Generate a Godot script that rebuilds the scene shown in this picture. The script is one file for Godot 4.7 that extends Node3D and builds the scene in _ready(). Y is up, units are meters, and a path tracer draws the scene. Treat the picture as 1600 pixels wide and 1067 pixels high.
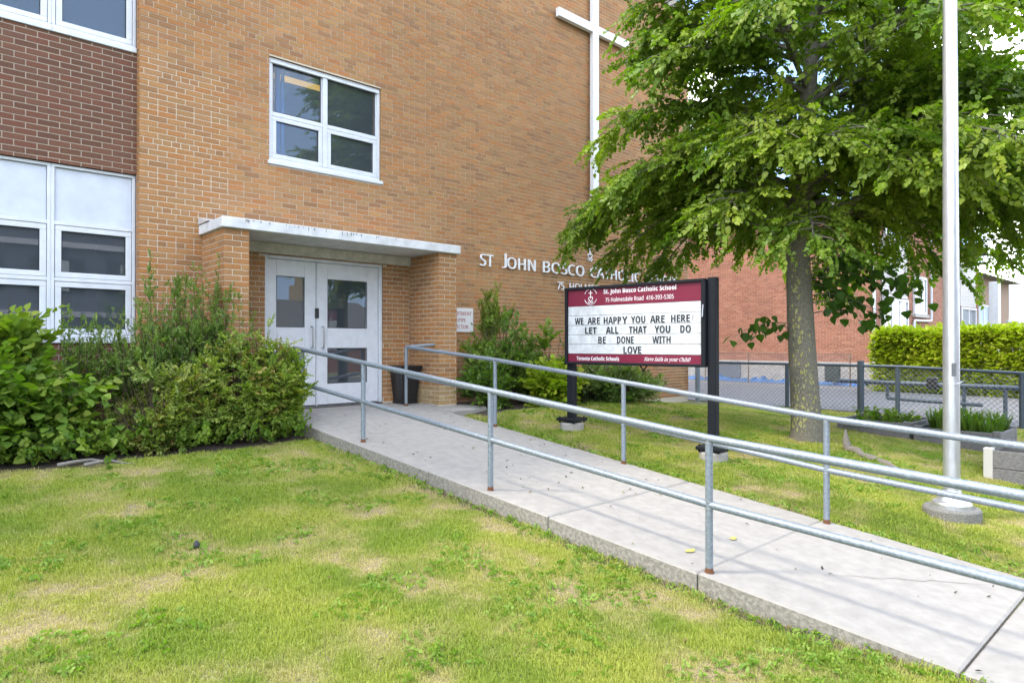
extends Node3D
# Mesh collector: quads are given counter-clockwise as seen from outside.
class MB:
	var v := PackedVector3Array()
	var n := PackedVector3Array()
	var c := PackedColorArray()
	var u := PackedVector2Array()
	var ix := PackedInt32Array()
	func pt(p: Vector3, nn: Vector3, col: Color, uv := Vector2.ZERO) -> int:
		v.append(p); n.append(nn); c.append(col); u.append(uv)
		return v.size() - 1
	func tri(a: Vector3, b: Vector3, d: Vector3, col := Color.WHITE) -> void:
		var nn := (b - a).cross(d - a).normalized()
		var i := v.size()
		pt(a, nn, col); pt(b, nn, col); pt(d, nn, col)
		ix.append_array([i, i + 2, i + 1])
	func quad(a: Vector3, b: Vector3, d: Vector3, e: Vector3, col := Color.WHITE) -> void:
		var nn := (b - a).cross(e - a).normalized()
		var i := v.size()
		pt(a, nn, col, Vector2(0, 1)); pt(b, nn, col, Vector2(1, 1)); pt(d, nn, col, Vector2(1, 0)); pt(e, nn, col, Vector2(0, 0))
		ix.append_array([i, i + 2, i + 1, i, i + 3, i + 2])
	# parallelepiped from corner o with edges ax, ay, az (right-handed); back false leaves out the face at az = 0
	func slab(o: Vector3, ax: Vector3, ay: Vector3, az: Vector3, col := Color.WHITE, back := true) -> void:
		var p := o + az
		quad(p, p + ax, p + ax + ay, p + ay, col)
		if back: quad(o + ax, o, o + ay, o + ax + ay, col)
		quad(o + ax + az, o + ax, o + ax + ay, o + ax + ay + az, col)
		quad(o, o + az, o + ay + az, o + ay, col)
		quad(o + ay + az, o + ax + ay + az, o + ax + ay, o + ay, col)
		quad(o, o + ax, o + ax + az, o + az, col)
	func box(a: Vector3, b: Vector3, col := Color.WHITE) -> void:
		slab(a, Vector3(b.x - a.x, 0, 0), Vector3(0, b.y - a.y, 0), Vector3(0, 0, b.z - a.z), col)
	# box with chamfered edges
	func cbox(a: Vector3, b: Vector3, k: float, col := Color.WHITE) -> void:
		var ce := (a + b) * 0.5
		var h := (b - a) * 0.5
		k = minf(k, minf(h.x, minf(h.y, h.z)) * 0.9)
		for ax in 3:
			var i := (ax + 1) % 3
			var j := (ax + 2) % 3
			for s in [-1.0, 1.0]:
				var q: Array[Vector3] = []
				for m in [[-1, -1], [1, -1], [1, 1], [-1, 1]]:
					var p := Vector3.ZERO
					p[ax] = s * h[ax]; p[i] = m[0] * (h[i] - k); p[j] = m[1] * (h[j] - k)
					q.append(ce + p)
				if s > 0: quad(q[0], q[1], q[2], q[3], col)
				else: quad(q[0], q[3], q[2], q[1], col)
			# edges that run along ax
			for m in [[-1, -1], [1, -1], [1, 1], [-1, 1]]:
				var e: Array[Vector3] = []
				for w in [[-1, 0], [1, 0], [1, 1], [-1, 1]]:
					var p := Vector3.ZERO
					p[ax] = w[0] * (h[ax] - k)
					p[i] = m[0] * (h[i] - (k if w[1] == 1 else 0.0)); p[j] = m[1] * (h[j] - (0.0 if w[1] == 1 else k))
					e.append(ce + p)
				var nn := (e[1] - e[0]).cross(e[3] - e[0])
				var out := Vector3.ZERO
				out[i] = m[0]; out[j] = m[1]
				if nn.dot(out) > 0: quad(e[0], e[1], e[2], e[3], col)
				else: quad(e[0], e[3], e[2], e[1], col)
		for sx in [-1.0, 1.0]:
			for sy in [-1.0, 1.0]:
				for sz in [-1.0, 1.0]:
					var p1 := ce + Vector3(sx * h.x, sy * (h.y - k), sz * (h.z - k))
					var p2 := ce + Vector3(sx * (h.x - k), sy * h.y, sz * (h.z - k))
					var p3 := ce + Vector3(sx * (h.x - k), sy * (h.y - k), sz * h.z)
					if sx * sy * sz > 0: tri(p1, p2, p3, col)
					else: tri(p1, p3, p2, col)
	func tube(pts: Array, rads: Array, sides := 10, col := Color.WHITE, caps := true) -> void:
		var m := pts.size()
		var t0: Vector3 = (pts[1] - pts[0]).normalized()
		var ref := t0.cross(Vector3.UP if absf(t0.y) < 0.9 else Vector3.RIGHT).normalized()
		var start := v.size()
		for k in m:
			var t: Vector3 = (pts[mini(k + 1, m - 1)] - pts[maxi(k - 1, 0)]).normalized()
			ref = (ref - t * ref.dot(t)).normalized()
			var bi := t.cross(ref)
			for s in sides + 1:
				var an := TAU * s / sides
				var d := ref * cos(an) + bi * sin(an)
				pt(pts[k] + d * float(rads[k]), d, col, Vector2(float(s) / sides, float(k)))
		var w := sides + 1
		for k in m - 1:
			for s in sides:
				var a := start + k * w + s
				ix.append_array([a, a + w, a + w + 1, a, a + w + 1, a + 1])
		if caps:
			for e in [0, m - 1]:
				var nn: Vector3 = -t0 if e == 0 else (pts[m - 1] - pts[m - 2]).normalized()
				var cc := pt(pts[e], nn, col)
				var f := v.size()
				for s in w: pt(v[start + e * w + s], nn, col)
				for s in sides:
					if e == 0: ix.append_array([cc, f + s, f + s + 1])
					else: ix.append_array([cc, f + s + 1, f + s])
	# profile of (radius, y) turned round the vertical through o
	func lathe(o: Vector3, prof: Array, sides := 24, col := Color.WHITE) -> void:
		for k in prof.size() - 1:
			var a: Vector2 = prof[k]
			var b: Vector2 = prof[k + 1]
			var sl := Vector2(b.y - a.y, a.x - b.x).normalized()
			var i := v.size()
			for s in sides + 1:
				var an := TAU * s / sides
				var d := Vector3(cos(an), 0, -sin(an))
				var nn := d * sl.x + Vector3.UP * sl.y
				pt(o + d * a.x + Vector3.UP * a.y, nn, col); pt(o + d * b.x + Vector3.UP * b.y, nn, col)
			for s in sides:
				var q := i + s * 2
				ix.append_array([q, q + 3, q + 2, q, q + 1, q + 3])
	func mesh() -> ArrayMesh:
		var a := []
		a.resize(Mesh.ARRAY_MAX)
		a[Mesh.ARRAY_VERTEX] = v; a[Mesh.ARRAY_NORMAL] = n; a[Mesh.ARRAY_COLOR] = c; a[Mesh.ARRAY_TEX_UV] = u; a[Mesh.ARRAY_INDEX] = ix
		var m := ArrayMesh.new()
		m.add_surface_from_arrays(Mesh.PRIMITIVE_TRIANGLES, a)
		return m

var rng := RandomNumberGenerator.new()
var nz := FastNoiseLite.new()
var mats := {}
var taken := {}
var tex := {}
const CAM := Vector3(0, 1.70, 9.116)
const YAW := 42.29
const COURSE := 0.0713
const BRICK := 0.214
const JOINT := 0.0105

# ---------------------------------------------------------------- helpers
func rr(a: float, b: float) -> float: return rng.randf_range(a, b)
func numbered(called: String) -> String:
	taken[called] = taken.get(called, -1) + 1
	return called if taken[called] == 0 else "%s_%03d" % [called, taken[called]]
func tag(o: Node3D, label: String, category: String, group := "", kind := "") -> Node3D:
	if label: o.set_meta("label", label)
	if category: o.set_meta("category", category)
	if group: o.set_meta("group", group)
	if kind: o.set_meta("kind", kind)
	return o
func thing(called: String, label: String, category: String, at := Vector3.ZERO, turn := 0.0, group := "") -> Node3D:
	var o := Node3D.new()
	o.name = numbered(called)
	add_child(o)
	o.position = at
	o.rotation.y = turn
	tag(o, label, category, group)
	return o
func put(called: String, m: Mesh, mat: Material, parent: Node = self, at := Vector3.ZERO) -> MeshInstance3D:
	var o := MeshInstance3D.new()
	o.name = numbered(called) if parent == self else called
	o.mesh = m
	o.material_override = mat
	parent.add_child(o, true)
	o.position = at
	return o
func struct(called: String, m: Mesh, mat: Material) -> MeshInstance3D:
	var o := put(called, m, mat)
	o.set_meta("kind", "structure")
	return o
func copies(called: String, m: Mesh, mat: Material, xf: Array, cols: Array, parent: Node = self) -> MultiMeshInstance3D:
	var mm := MultiMesh.new()
	mm.transform_format = MultiMesh.TRANSFORM_3D
	mm.use_colors = true
	mm.mesh = m
	mm.instance_count = xf.size()
	for i in xf.size():
		mm.set_instance_transform(i, xf[i])
		mm.set_instance_color(i, cols[i])
	var o := MultiMeshInstance3D.new()
	o.name = numbered(called) if parent == self else called
	o.multimesh = mm
	o.material_override = mat
	parent.add_child(o, true)
	o.set_meta("kind", "stuff")
	return o
func lin(r: float, g: float, b: float) -> Color: return Color(r, g, b).linear_to_srgb()
func noise_tex(key: String, freq: float, lo: float, hi: float, type := FastNoiseLite.TYPE_SIMPLEX_SMOOTH, octaves := 4, size := 512, gain := 0.62) -> NoiseTexture2D:
	if tex.has(key): return tex[key]
	var f := FastNoiseLite.new()
	f.seed = key.hash() % 1000
	f.noise_type = type
	f.frequency = freq
	f.fractal_octaves = octaves
	f.fractal_gain = gain
	var t := NoiseTexture2D.new()
	t.width = size; t.height = size
	t.seamless = true
	t.noise = f
	var g := Gradient.new()
	g.set_color(0, Color(lo, lo, lo)); g.set_color(1, Color(hi, hi, hi))
	t.color_ramp = g
	tex[key] = t
	return t
# linear base colour, roughness, and options: grain (texture key), scale (repeats per metre), bump in cm, vc vertex colours, metal, back (backlight)
func mat(key: String, col: Color, rough := 0.8, o := {}) -> StandardMaterial3D:
	if mats.has(key): return mats[key]
	var m := StandardMaterial3D.new()
	m.resource_name = key
	m.albedo_color = Color(col.r, col.g, col.b).linear_to_srgb()
	m.roughness = rough
	m.metallic = o.get("metal", 0.0)
	m.metallic_specular = o.get("spec", 0.5)
	if o.get("vc", false): m.vertex_color_use_as_albedo = true
	if o.has("grain"):
		m.albedo_texture = o.grain
		m.uv1_triplanar = true
		m.uv1_world_triplanar = true
		var s: float = o.get("scale", 1.0)
		m.uv1_scale = Vector3(s, s, s) if not o.has("scale3") else o.scale3
		if o.has("bump"):
			m.heightmap_enabled = true
			m.heightmap_texture = o.get("relief", o.grain)
			m.heightmap_scale = o.bump
	if o.has("back"):
		m.backlight_enabled = true
		m.backlight = o.back
	mats[key] = m
	return m
func glass(key := "window_glass", a := 0.06) -> StandardMaterial3D:
	if mats.has(key): return mats[key]
	var m := StandardMaterial3D.new()
	m.resource_name = key
	m.albedo_color = Color(0.5, 0.55, 0.6, a)
	m.transparency = BaseMaterial3D.TRANSPARENCY_ALPHA
	m.roughness = 0.0
	m.metallic_specular = 0.5
	mats[key] = m
	return m
func ss(a: float, b: float, x: float) -> float: return smoothstep(a, b, x)

# ---------------------------------------------------------------- the lie of the land
func ramp_y(z: float) -> float:
	return maxf(0.8376 - 0.0988 * z, 0.031)
func ramp_left(z: float) -> float:
	return lerpf(3.62, 3.96, clampf((z - 1.5) / 6.66, -0.3, 1.6))
func ground_y(x: float, z: float) -> float:
	var l := clampf(0.695 - 0.0988 * z, -0.005, 0.565)
	var r := clampf(0.815 - 0.0988 * z, 0.0, 0.62) + 0.085 * ss(5.85, 6.7, x)
	var y := lerpf(l, r, ss(4.4, 5.6, x))
	var lane := lerpf(0.31, 0.0, ss(4.5, 11.0, z))
	y = lerpf(y, lane, ss(8.6, 13.9, x))
	if z > 11.0: y = lerpf(y, -0.02, ss(11.0, 12.5, z))
	y += 0.012 * nz.get_noise_2d(x * 60.0, z * 60.0) * ss(13.0, 10.0, absf(x - 3.0)) 
	return y

# ---------------------------------------------------------------- bricks
const TAN := [Color(.47, .228, .086), Color(.455, .238, .10), Color(.485, .224, .08), Color(.415, .21, .088), Color(.465, .25, .11), Color(.375, .193, .085), Color(.44, .243, .10), Color(.48, .212, .074), Color(.50, .255, .10)]
const PALE := [Color(.52, .36, .18), Color(.50, .33, .15), Color(.55, .40, .21), Color(.46, .31, .15)]
const DARK := [Color(.185, .080, .046), Color(.165, .075, .045), Color(.20, .088, .052), Color(.15, .067, .042), Color(.195, .077, .044), Color(.178, .084, .052)]
const RED := [Color(.41, .165, .095), Color(.44, .185, .11), Color(.38, .15, .088), Color(.46, .20, .125), Color(.35, .14, .085)]
var brick_meshes := {}
func brick_node(parent: Node, o: Vector3, d: Vector3, nn: Vector3, len: float, hgt: float, dep: float, pal: Array, k: int, m: Material, pname: String) -> void:
	var key := "%s_%d_%d_%d_%d" % [pname, roundi(len * 500), roundi(hgt * 500), roundi(dep * 1000), k]
	if not brick_meshes.has(key):
		var b := MB.new()
		b.cbox(Vector3(0, 0, -0.012), Vector3(len, hgt, dep), 0.0025, pal[k])
		brick_meshes[key] = b.mesh()
	var i := put("brick", brick_meshes[key], m, parent)
	i.transform = Transform3D(Basis(d, Vector3.UP, nn), o)
# a field of bricks on the plane through o with direction d and outward normal nn; holes are Rect2 in (along, height);
# those that pick() chooses become bricks of their own under parent, the rest go into one mesh
func bricks(parent: Node, field_name: String, o: Vector3, d: Vector3, nn: Vector3, s0: float, s1: float, y0: float, y1: float, holes: Array, pal: Array, m: Material, pname: String, pick: Callable, header := 6, shift := 0.0) -> void:
	var b := MB.new()
	var row := 0
	var y := y0
	while y < y1 - 0.02:
		var h := minf(COURSE - JOINT, y1 - y)
		var hd := header > 0 and row % header == header - 1
		var step := BRICK * 0.5 if hd else BRICK
		var s := s0 - (step * 0.5 if row % 2 == 1 else 0.0) - shift
		if hd: s = s0 - step * (0.5 if row % 4 == 1 else 0.0) - shift
		while s < s1:
			var full := step
			if hd and rng.randf() < 0.25: full = BRICK
			var segs := [[maxf(s, s0), minf(s + full - JOINT, s1)]]
			var ya := y
			var yb := y + h
			for r: Rect2 in holes:
				if yb <= r.position.y + 0.004 or ya >= r.end.y - 0.004: continue
				if ya < r.position.y - 0.018 and segs[0][1] > r.position.x and segs[0][0] < r.end.x: yb = minf(yb, r.position.y); continue
				if yb > r.end.y + 0.018 and segs[0][1] > r.position.x and segs[0][0] < r.end.x: ya = maxf(ya, r.end.y); continue
				var left := []
				for g in segs:
					if g[1] <= r.position.x or g[0] >= r.end.x: left.append(g); continue
					if g[0] < r.position.x: left.append([g[0], r.position.x])
					if g[1] > r.end.x: left.append([r.end.x, g[1]])
				segs = left
				if segs.is_empty(): break
			for g in segs:
				if g[1] - g[0] < 0.018: continue
				var dep := 0.0045 + rr(-0.001, 0.0015)
				var k := rng.randi() % pal.size()
				if pick.call(g[0], ya):
					brick_node(parent, o + d * g[0] + Vector3.UP * ya, d, nn, g[1] - g[0], yb - ya, 0.0045 + 0.001 * (k % 3 - 1), pal, k, m, pname)
				else:
					var c: Color = pal[k]
					var w: Vector3 = o + d * g[0]
					var t := 1.0 + 0.05 * rng.randfn() + 0.16 * nz.get_noise_3d(w.x * 38.0, ya * 38.0, w.z * 38.0)
					if w.z > -0.05 and absf(g[0] - 10.48) < 0.16 and ya > 4.42 and ya < 4.80 and pname == "tan": t *= rr(0.5, 0.72)
					c = Color(c.r * t, c.g * t * rr(0.97, 1.03), c.b * t)
					b.slab(o + d * g[0] + Vector3.UP * ya, d * (g[1] - g[0]), Vector3.UP * (yb - ya), nn * dep, c, false)
			s += full
		y += COURSE
		row += 1
	if b.v.size():
		put(field_name, b.mesh(), m, parent).set_meta("kind", "stuff")
# mortar bed: a wall sheet with openings and their reveals
func backing(s0: float, s1: float, y0: float, y1: float, thick: float, holes: Array, z: float, reveal: Color, face: Color) -> ArrayMesh:
	var xs := [s0, s1]
	var ys := [y0, y1]
	for r: Rect2 in holes:
		xs.append(r.position.x); xs.append(r.end.x); ys.append(r.position.y); ys.append(r.end.y)
	xs.sort(); ys.sort()
	var b := MB.new()
	for i in xs.size() - 1:
		for j in ys.size() - 1:
			if xs[i + 1] - xs[i] < 1e-5 or ys[j + 1] - ys[j] < 1e-5 or xs[i] < s0 - 1e-5 or xs[i + 1] > s1 + 1e-5 or ys[j] < y0 - 1e-5: continue
			var mid := Vector2((xs[i] + xs[i + 1]) * 0.5, (ys[j] + ys[j + 1]) * 0.5)
			var open := false
			for r: Rect2 in holes: open = open or r.has_point(mid)
			if open: continue
			b.quad(Vector3(xs[i], ys[j], z), Vector3(xs[i + 1], ys[j], z), Vector3(xs[i + 1], ys[j + 1], z), Vector3(xs[i], ys[j + 1], z), face)
			b.quad(Vector3(xs[i + 1], ys[j], z - thick), Vector3(xs[i], ys[j], z - thick), Vector3(xs[i], ys[j + 1], z - thick), Vector3(xs[i + 1], ys[j + 1], z - thick), face)
	for r: Rect2 in holes:
		var a := r.position
		var e := r.end
		var k := z - thick
		b.quad(Vector3(a.x, a.y, z), Vector3(a.x, a.y, k), Vector3(a.x, e.y, k), Vector3(a.x, e.y, z), reveal)
		b.quad(Vector3(e.x, a.y, k), Vector3(e.x, a.y, z), Vector3(e.x, e.y, z), Vector3(e.x, e.y, k), reveal)
		b.quad(Vector3(a.x, e.y, z), Vector3(a.x, e.y, k), Vector3(e.x, e.y, k), Vector3(e.x, e.y, z), reveal)
		b.quad(Vector3(a.x, a.y, k), Vector3(a.x, a.y, z), Vector3(e.x, a.y, z), Vector3(e.x, a.y, k), reveal)
	return b.mesh()
func in_frame(p: Vector3) -> bool:
	var d := p - CAM
	var th := deg_to_rad(YAW)
	var t := d.x * sin(th) - d.z * cos(th)
	var l := d.x * cos(th) + d.z * sin(th)
	return t > 0.2 and absf(l / t) < 1.15 and absf(d.y / t) < 0.66
func depth(p: Vector3) -> float:
	var d := p - CAM
	var th := deg_to_rad(YAW)
	return d.x * sin(th) - d.z * cos(th)

# ---------------------------------------------------------------- lettering
func font(bold := true, serif := false) -> SystemFont:
	var f := SystemFont.new()
	f.font_names = PackedStringArray(["Droid Serif" if serif else "Droid Sans"])
	f.font_weight = 700 if bold else 400
	return f
func glyph(t: String, f: Font, dep: float) -> TextMesh:
	var m := TextMesh.new()
	m.text = t
	m.font = f
	m.font_size = 64
	m.pixel_size = 0.01
	m.depth = dep
	m.curve_step = 1.5
	return m
# every letter of a word its own mesh, fitted to x0..x1 with the given cap height
func letters(parent: Node, word: String, x0: float, x1: float, y: float, cap: float, dep: float, m: Material, f: Font, z := 0.0, called := "letter") -> void:
	var cell := []
	var total := 0.0
	var capn := glyph("H", f, 0.01).get_aabb().size.y
	for ch in word:
		var w := f.get_string_size(ch, HORIZONTAL_ALIGNMENT_LEFT, -1, 64).x * 0.01
		cell.append(w); total += w
	var sx := (x1 - x0) / total
	var sy := cap / capn
	var x := x0
	for i in word.length():
		if word[i] != " ":
			var g := glyph(word[i], f, dep)
			var bb := g.get_aabb()
			var hb := glyph("H" + word[i], f, dep).get_aabb()
			var o := put(called, g, m, parent)
			o.scale = Vector3(sx, sy, 1)
			o.position = Vector3(x + cell[i] * sx * 0.5 - (bb.position.x + bb.size.x * 0.5) * sx, y - (bb.position.y if bb.size.y > capn * 0.5 else bb.position.y) * sy, z + dep * 0.5)
			if word[i] in "gjpqy,": o.position.y -= capn * 0.27 * sy
			elif word[i] == "'" : o.position.y += capn * 0.66 * sy
			elif word[i] == "-" : o.position.y += capn * 0.30 * sy
		x += cell[i] * sx
func line_of_text(parent: Node, t: String, x0: float, x1: float, y0: float, y1: float, dep: float, m: Material, f: Font, z: float, called := "lettering", skew := 0.0) -> MeshInstance3D:
	var g := glyph(t, f, dep)
	var bb := g.get_aabb()
	var o := put(called, g, m, parent)
	var sx := (x1 - x0) / bb.size.x
	var sy := (y1 - y0) / bb.size.y
	o.transform = Transform3D(Basis(Vector3(sx, 0, 0), Vector3(skew * sy, sy, 0), Vector3(0, 0, 1)), Vector3(x0 - bb.position.x * sx, y0 - bb.position.y * sy, z + dep * 0.5))
	return o

# ---------------------------------------------------------------- plants
# one leaf: stations of half width along its length, folded on the midrib and bent at the tip
func leaf(b: MB, o: Vector3, ax: Vector3, side: Vector3, len: float, wid: float, shape: Array, fold: float, curl: float, col: Color) -> void:
	var up := ax.cross(side).normalized()
	var i0 := b.v.size()
	for st in shape:
		var s: float = st[0]
		var w: float = st[1] * wid
		var mid := o + ax * len * s - up * curl * len * s * s
		var e := up * fold * w
		var tint := 1.0
		b.pt(mid, up, Color(col.r * tint, col.g * tint, col.b * tint))
		b.pt(mid + side * w + e, (up - side * fold).normalized(), col)
		b.pt(mid - side * w + e, (up + side * fold).normalized(), col)
	for k in shape.size() - 1:
		var a := i0 + k * 3
		var q := a + 3
		b.ix.append_array([a, a + 1, q + 1, a, q + 1, q, a, q, q + 2, a, q + 2, a + 2])
const HEART := [[-0.06, 0.16], [0.06, 0.42], [0.3, 0.52], [0.62, 0.34], [1.0, 0.0]]
const OVATE := [[0.0, 0.05], [0.3, 0.30], [0.65, 0.23], [1.0, 0.0]]
const SMALL := [[0.0, 0.04], [0.45, 0.34], [1.0, 0.0]]
# twig along +z with leaves to both sides
func spray(seed_: int, len: float, count: int, ll: float, shape: Array, o := {}) -> ArrayMesh:
	var g := RandomNumberGenerator.new()
	g.seed = seed_
	var b := MB.new()
	var sag: float = o.get("sag", 0.1)
	var wood: Color = o.get("wood", Color(0.12, 0.08, 0.045))
	var at := func(s: float) -> Vector3: return Vector3(0, -sag * s * s * len, s * len)
	b.tube([at.call(0.0), at.call(0.5), at.call(1.0)], [o.get("r", 0.003), o.get("r", 0.003) * 0.7, 0.0008], 4, wood, false)
	for k in count:
		var s := (k + 0.6) / count
		var sgn := 1.0 if k % 2 == 0 else -1.0
		var p: Vector3 = at.call(s)
		var yaw: float = sgn * g.randf_range(0.5, 1.25) if k < count - 1 else g.randf_range(-0.3, 0.3)
		var pitch: float = g.randf_range(o.get("p0", -0.9), o.get("p1", 0.1))
		var bs := Basis.from_euler(Vector3(-pitch, yaw, sgn * g.randf_range(-0.7, 0.5)))
		var ax := bs * Vector3(0, 0, 1)
		var sd := bs * Vector3(1, 0, 0)
		var l := ll * g.randf_range(0.65, 1.15)
		var t := g.randf_range(0.75, 1.2)
		var col := Color(t * g.randf_range(0.9, 1.15), t, t * g.randf_range(0.8, 1.1))
		var stalk: float = o.get("stalk", 0.25) * l
		leaf(b, p + ax * stalk, ax, sd, l, l * o.get("w", 1.0), shape, g.randf_range(0.05, 0.4), g.randf_range(0.0, 0.35), col)
	for k in int(o.get("bracts", 0)):
		var s2 := g.randf_range(0.2, 1.0)
		var p2: Vector3 = at.call(s2)
		var bs2 := Basis.from_euler(Vector3(g.randf_range(0.5, 1.4), g.randf_range(-1.6, 1.6), g.randf_range(-1, 1)))
		leaf(b, p2, bs2 * Vector3(0, 0, 1), bs2 * Vector3(1, 0, 0), ll * 0.95, ll * 0.4, OVATE, 0.1, 0.2, Color(2.5, 1.7, 2.0))
	return b.mesh()
func grow(p: Vector3, dir: Vector3, roll := 0.0, sc := 1.0) -> Transform3D:
	var z := dir.normalized()
	var x := Vector3.UP.cross(z)
	if x.length() < 0.05: x = Vector3.RIGHT
	x = x.normalized()
	var bs := Basis(x, z.cross(x).normalized(), z).rotated(z, roll)
	return Transform3D(bs.scaled(Vector3(sc, sc, sc)), p)
func leaf_mat(key: String, rough := 0.45) -> StandardMaterial3D:
	return mat(key, Color(1, 1, 1), rough, {"vc": true, "back": Color(0.86, 1.0, 0.34), "spec": 0.42})
func bark_mat() -> StandardMaterial3D:
	return mat("shrub_bark", Color(0.13, 0.09, 0.06), 0.9, {"grain": noise_tex("bark_fine", 0.05, 0.6, 1.0), "scale": 6.0})
# shrub: stems from the base reach points of its volume; sprays stand along the outer parts of the stems
func shrub(t: Node3D, c: Vector3, rad: Vector3, stems: int, per: int, sprays: Array, col0: Color, col1: Color, o := {}) -> void:
	var wood := MB.new()
	var xs := []
	var cs := []
	for k in sprays.size(): xs.append([]); cs.append([])
	var base := c - Vector3(0, rad.y * o.get("low", 1.0), 0)
	for s in stems:
		var d := Vector3(rng.randfn(), rng.randfn() * 0.8 + o.get("lift", 0.15), rng.randfn()).normalized() * pow(rng.randf(), 0.33)
		var tip := c + d * rad
		var foot := base + Vector3((tip.x - c.x) * 0.35 + rr(-.05, .05), 0, (tip.z - c.z) * 0.35 + rr(-.05, .05))
		foot.y = ground_y(foot.x, foot.z) - 0.02
		tip.y = maxf(tip.y, foot.y + 0.08)
		var mid := foot.lerp(tip, 0.5) + Vector3((tip.x - foot.x) * -0.12, 0.06, (tip.z - foot.z) * -0.12)
		if o.get("wood", true): wood.tube([foot, foot.lerp(mid, 0.6) , mid, mid.lerp(tip, 0.6), tip], [0.008, 0.007, 0.005, 0.0035, 0.0015], 4, Color.WHITE, false)
		for k in per:
			var f := rr(o.get("from", 0.45), 1.0)
			var p := mid.lerp(tip, (f - 0.5) * 2.0) if f > 0.5 else foot.lerp(mid, f * 2.0)
			var dir: Vector3 = (tip - mid).normalized() * o.get("along", 0.7) + Vector3(rng.randfn(), rng.randfn() * 0.6 + o.get("rise", 0.2), rng.randfn()) * 0.7
			if nz.get_noise_3d(p.x * 130 + 50, p.y * 130, p.z * 130) < o.get("gap", -0.16): continue
			var q := rng.randi() % sprays.size()
			xs[q].append(grow(p, dir, rr(-0.6, 0.6), rr(0.75, 1.25)))
			var mix := clampf(0.5 + 0.9 * nz.get_noise_3d(p.x * 90, p.y * 90, p.z * 90) + rr(-.3, .3), 0, 1)
			var tone := col0.lerp(col1, mix)
			if o.has("tip") and rng.randf() < 0.16: tone = tone.lerp(o.tip, rr(0.3, 0.9))
			cs[q].append(tone)
	if o.get("wood", true): put("stems", wood.mesh(), bark_mat(), t).set_meta("kind", "stuff")
	for q in sprays.size():
		if xs[q].size(): copies("foliage", sprays[q], leaf_mat("shrub_leaf"), xs[q], cs[q], t)

# ---------------------------------------------------------------- build
func _ready() -> void:
	rng.seed = 7
	nz.seed = 11
	nz.frequency = 0.01
	nz.fractal_octaves = 4
	view_and_light()
	school()
	land()
	ramp()
	neighbours()
	across_the_street()
	fences()
	sign_board()
	wall_marks()
	small_things()
	linden()
	shrubs()
	lawn()
	litter()

func view_and_light() -> void:
	var cam := Camera3D.new()
	cam.name = "camera"
	cam.position = CAM
	cam.rotation_degrees = Vector3(0.31, -YAW, 0)
	cam.fov = 54.87
	cam.near = 0.05
	cam.far = 900.0
	cam.current = true
	add_child(cam)
	var sun := DirectionalLight3D.new()
	sun.name = "sun"
	add_child(sun)
	var dir := Vector3(0.85, -1.15, 0.527).normalized()
	sun.look_at_from_position(Vector3.ZERO, dir, Vector3.UP)
	sun.light_energy = 0.64
	sun.light_angular_distance = 4.5
	sun.light_color = Color(1.0, 0.955, 0.88)
	sun.shadow_enabled = true
	var e := Environment.new()
	e.background_mode = Environment.BG_SKY
	e.tonemap_mode = Environment.TONE_MAPPER_LINEAR
	e.tonemap_exposure = 2.1
	e.sdfgi_enabled = true
	e.ssao_enabled = true
	e.ssil_enabled = true
	var sky := Sky.new()
	var pm := PanoramaSkyMaterial.new()
	pm.panorama = sky_image()
	sky.sky_material = pm
	e.sky = sky
	e.background_energy_multiplier = 2.0
	var w := WorldEnvironment.new()
	w.name = "surroundings"
	w.environment = e
	add_child(w)
func sky_image() -> ImageTexture:
	var W := 768
	var H := 384
	var im := Image.create(W, H, false, Image.FORMAT_RGBF)
	var f := FastNoiseLite.new()
	f.seed = 36
	f.frequency = 1.5
	f.fractal_octaves = 5
	for y in H:
		var el := (0.5 - (y + 0.5) / H) * PI
		for x in W:
			if el <= 0.0:
				im.set_pixel(x, y, Color(0.42, 0.43, 0.42)); continue
			var az := TAU * (x + 0.5) / W
			var d := Vector3(cos(el) * sin(az), sin(el), -cos(el) * cos(az))
			var q := d / (d.y + 0.35)
			var n := f.get_noise_3d(q.x * 1.5, q.z * 1.5, 0.7)
			var cl := smoothstep(-0.04, 0.26, n)
			var blue := Color(0.34, 0.46, 0.62).lerp(Color(0.10, 0.21, 0.46), pow(d.y, 0.6))
			var white := Color(1.72, 1.73, 1.75) * (0.80 + 0.45 * clampf(n + 0.2, 0.0, 0.6))
			im.set_pixel(x, y, blue.lerp(white, cl))
	return ImageTexture.create_from_image(im)

# ---------------------------------------------------------------- school
func brick_mat(key: String) -> StandardMaterial3D:
	return mat(key, Color(1, 1, 1), 0.88, {"vc": true, "grain": noise_tex("brick_grain", 0.035, 0.72, 1.0, FastNoiseLite.TYPE_SIMPLEX, 5), "scale": 2.3, "bump": 0.25})
func white_mat() -> StandardMaterial3D:
	return mat("white_frame", Color(0.63, 0.66, 0.71), 0.42, {"grain": noise_tex("film", 0.008, 0.93, 1.0), "scale": 0.9})
func frame_rect(b: MB, x0: float, x1: float, y0: float, y1: float, z0: float, z1: float, w: float) -> void:
	b.cbox(Vector3(x0, y0, z0), Vector3(x1, y0 + w, z1), 0.004)
	b.cbox(Vector3(x0, y1 - w, z0), Vector3(x1, y1, z1), 0.004)
	b.cbox(Vector3(x0, y0 + w, z0), Vector3(x0 + w, y1 - w, z1), 0.004)
	b.cbox(Vector3(x1 - w, y0 + w, z0), Vector3(x1, y1 - w, z1), 0.004)
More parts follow.
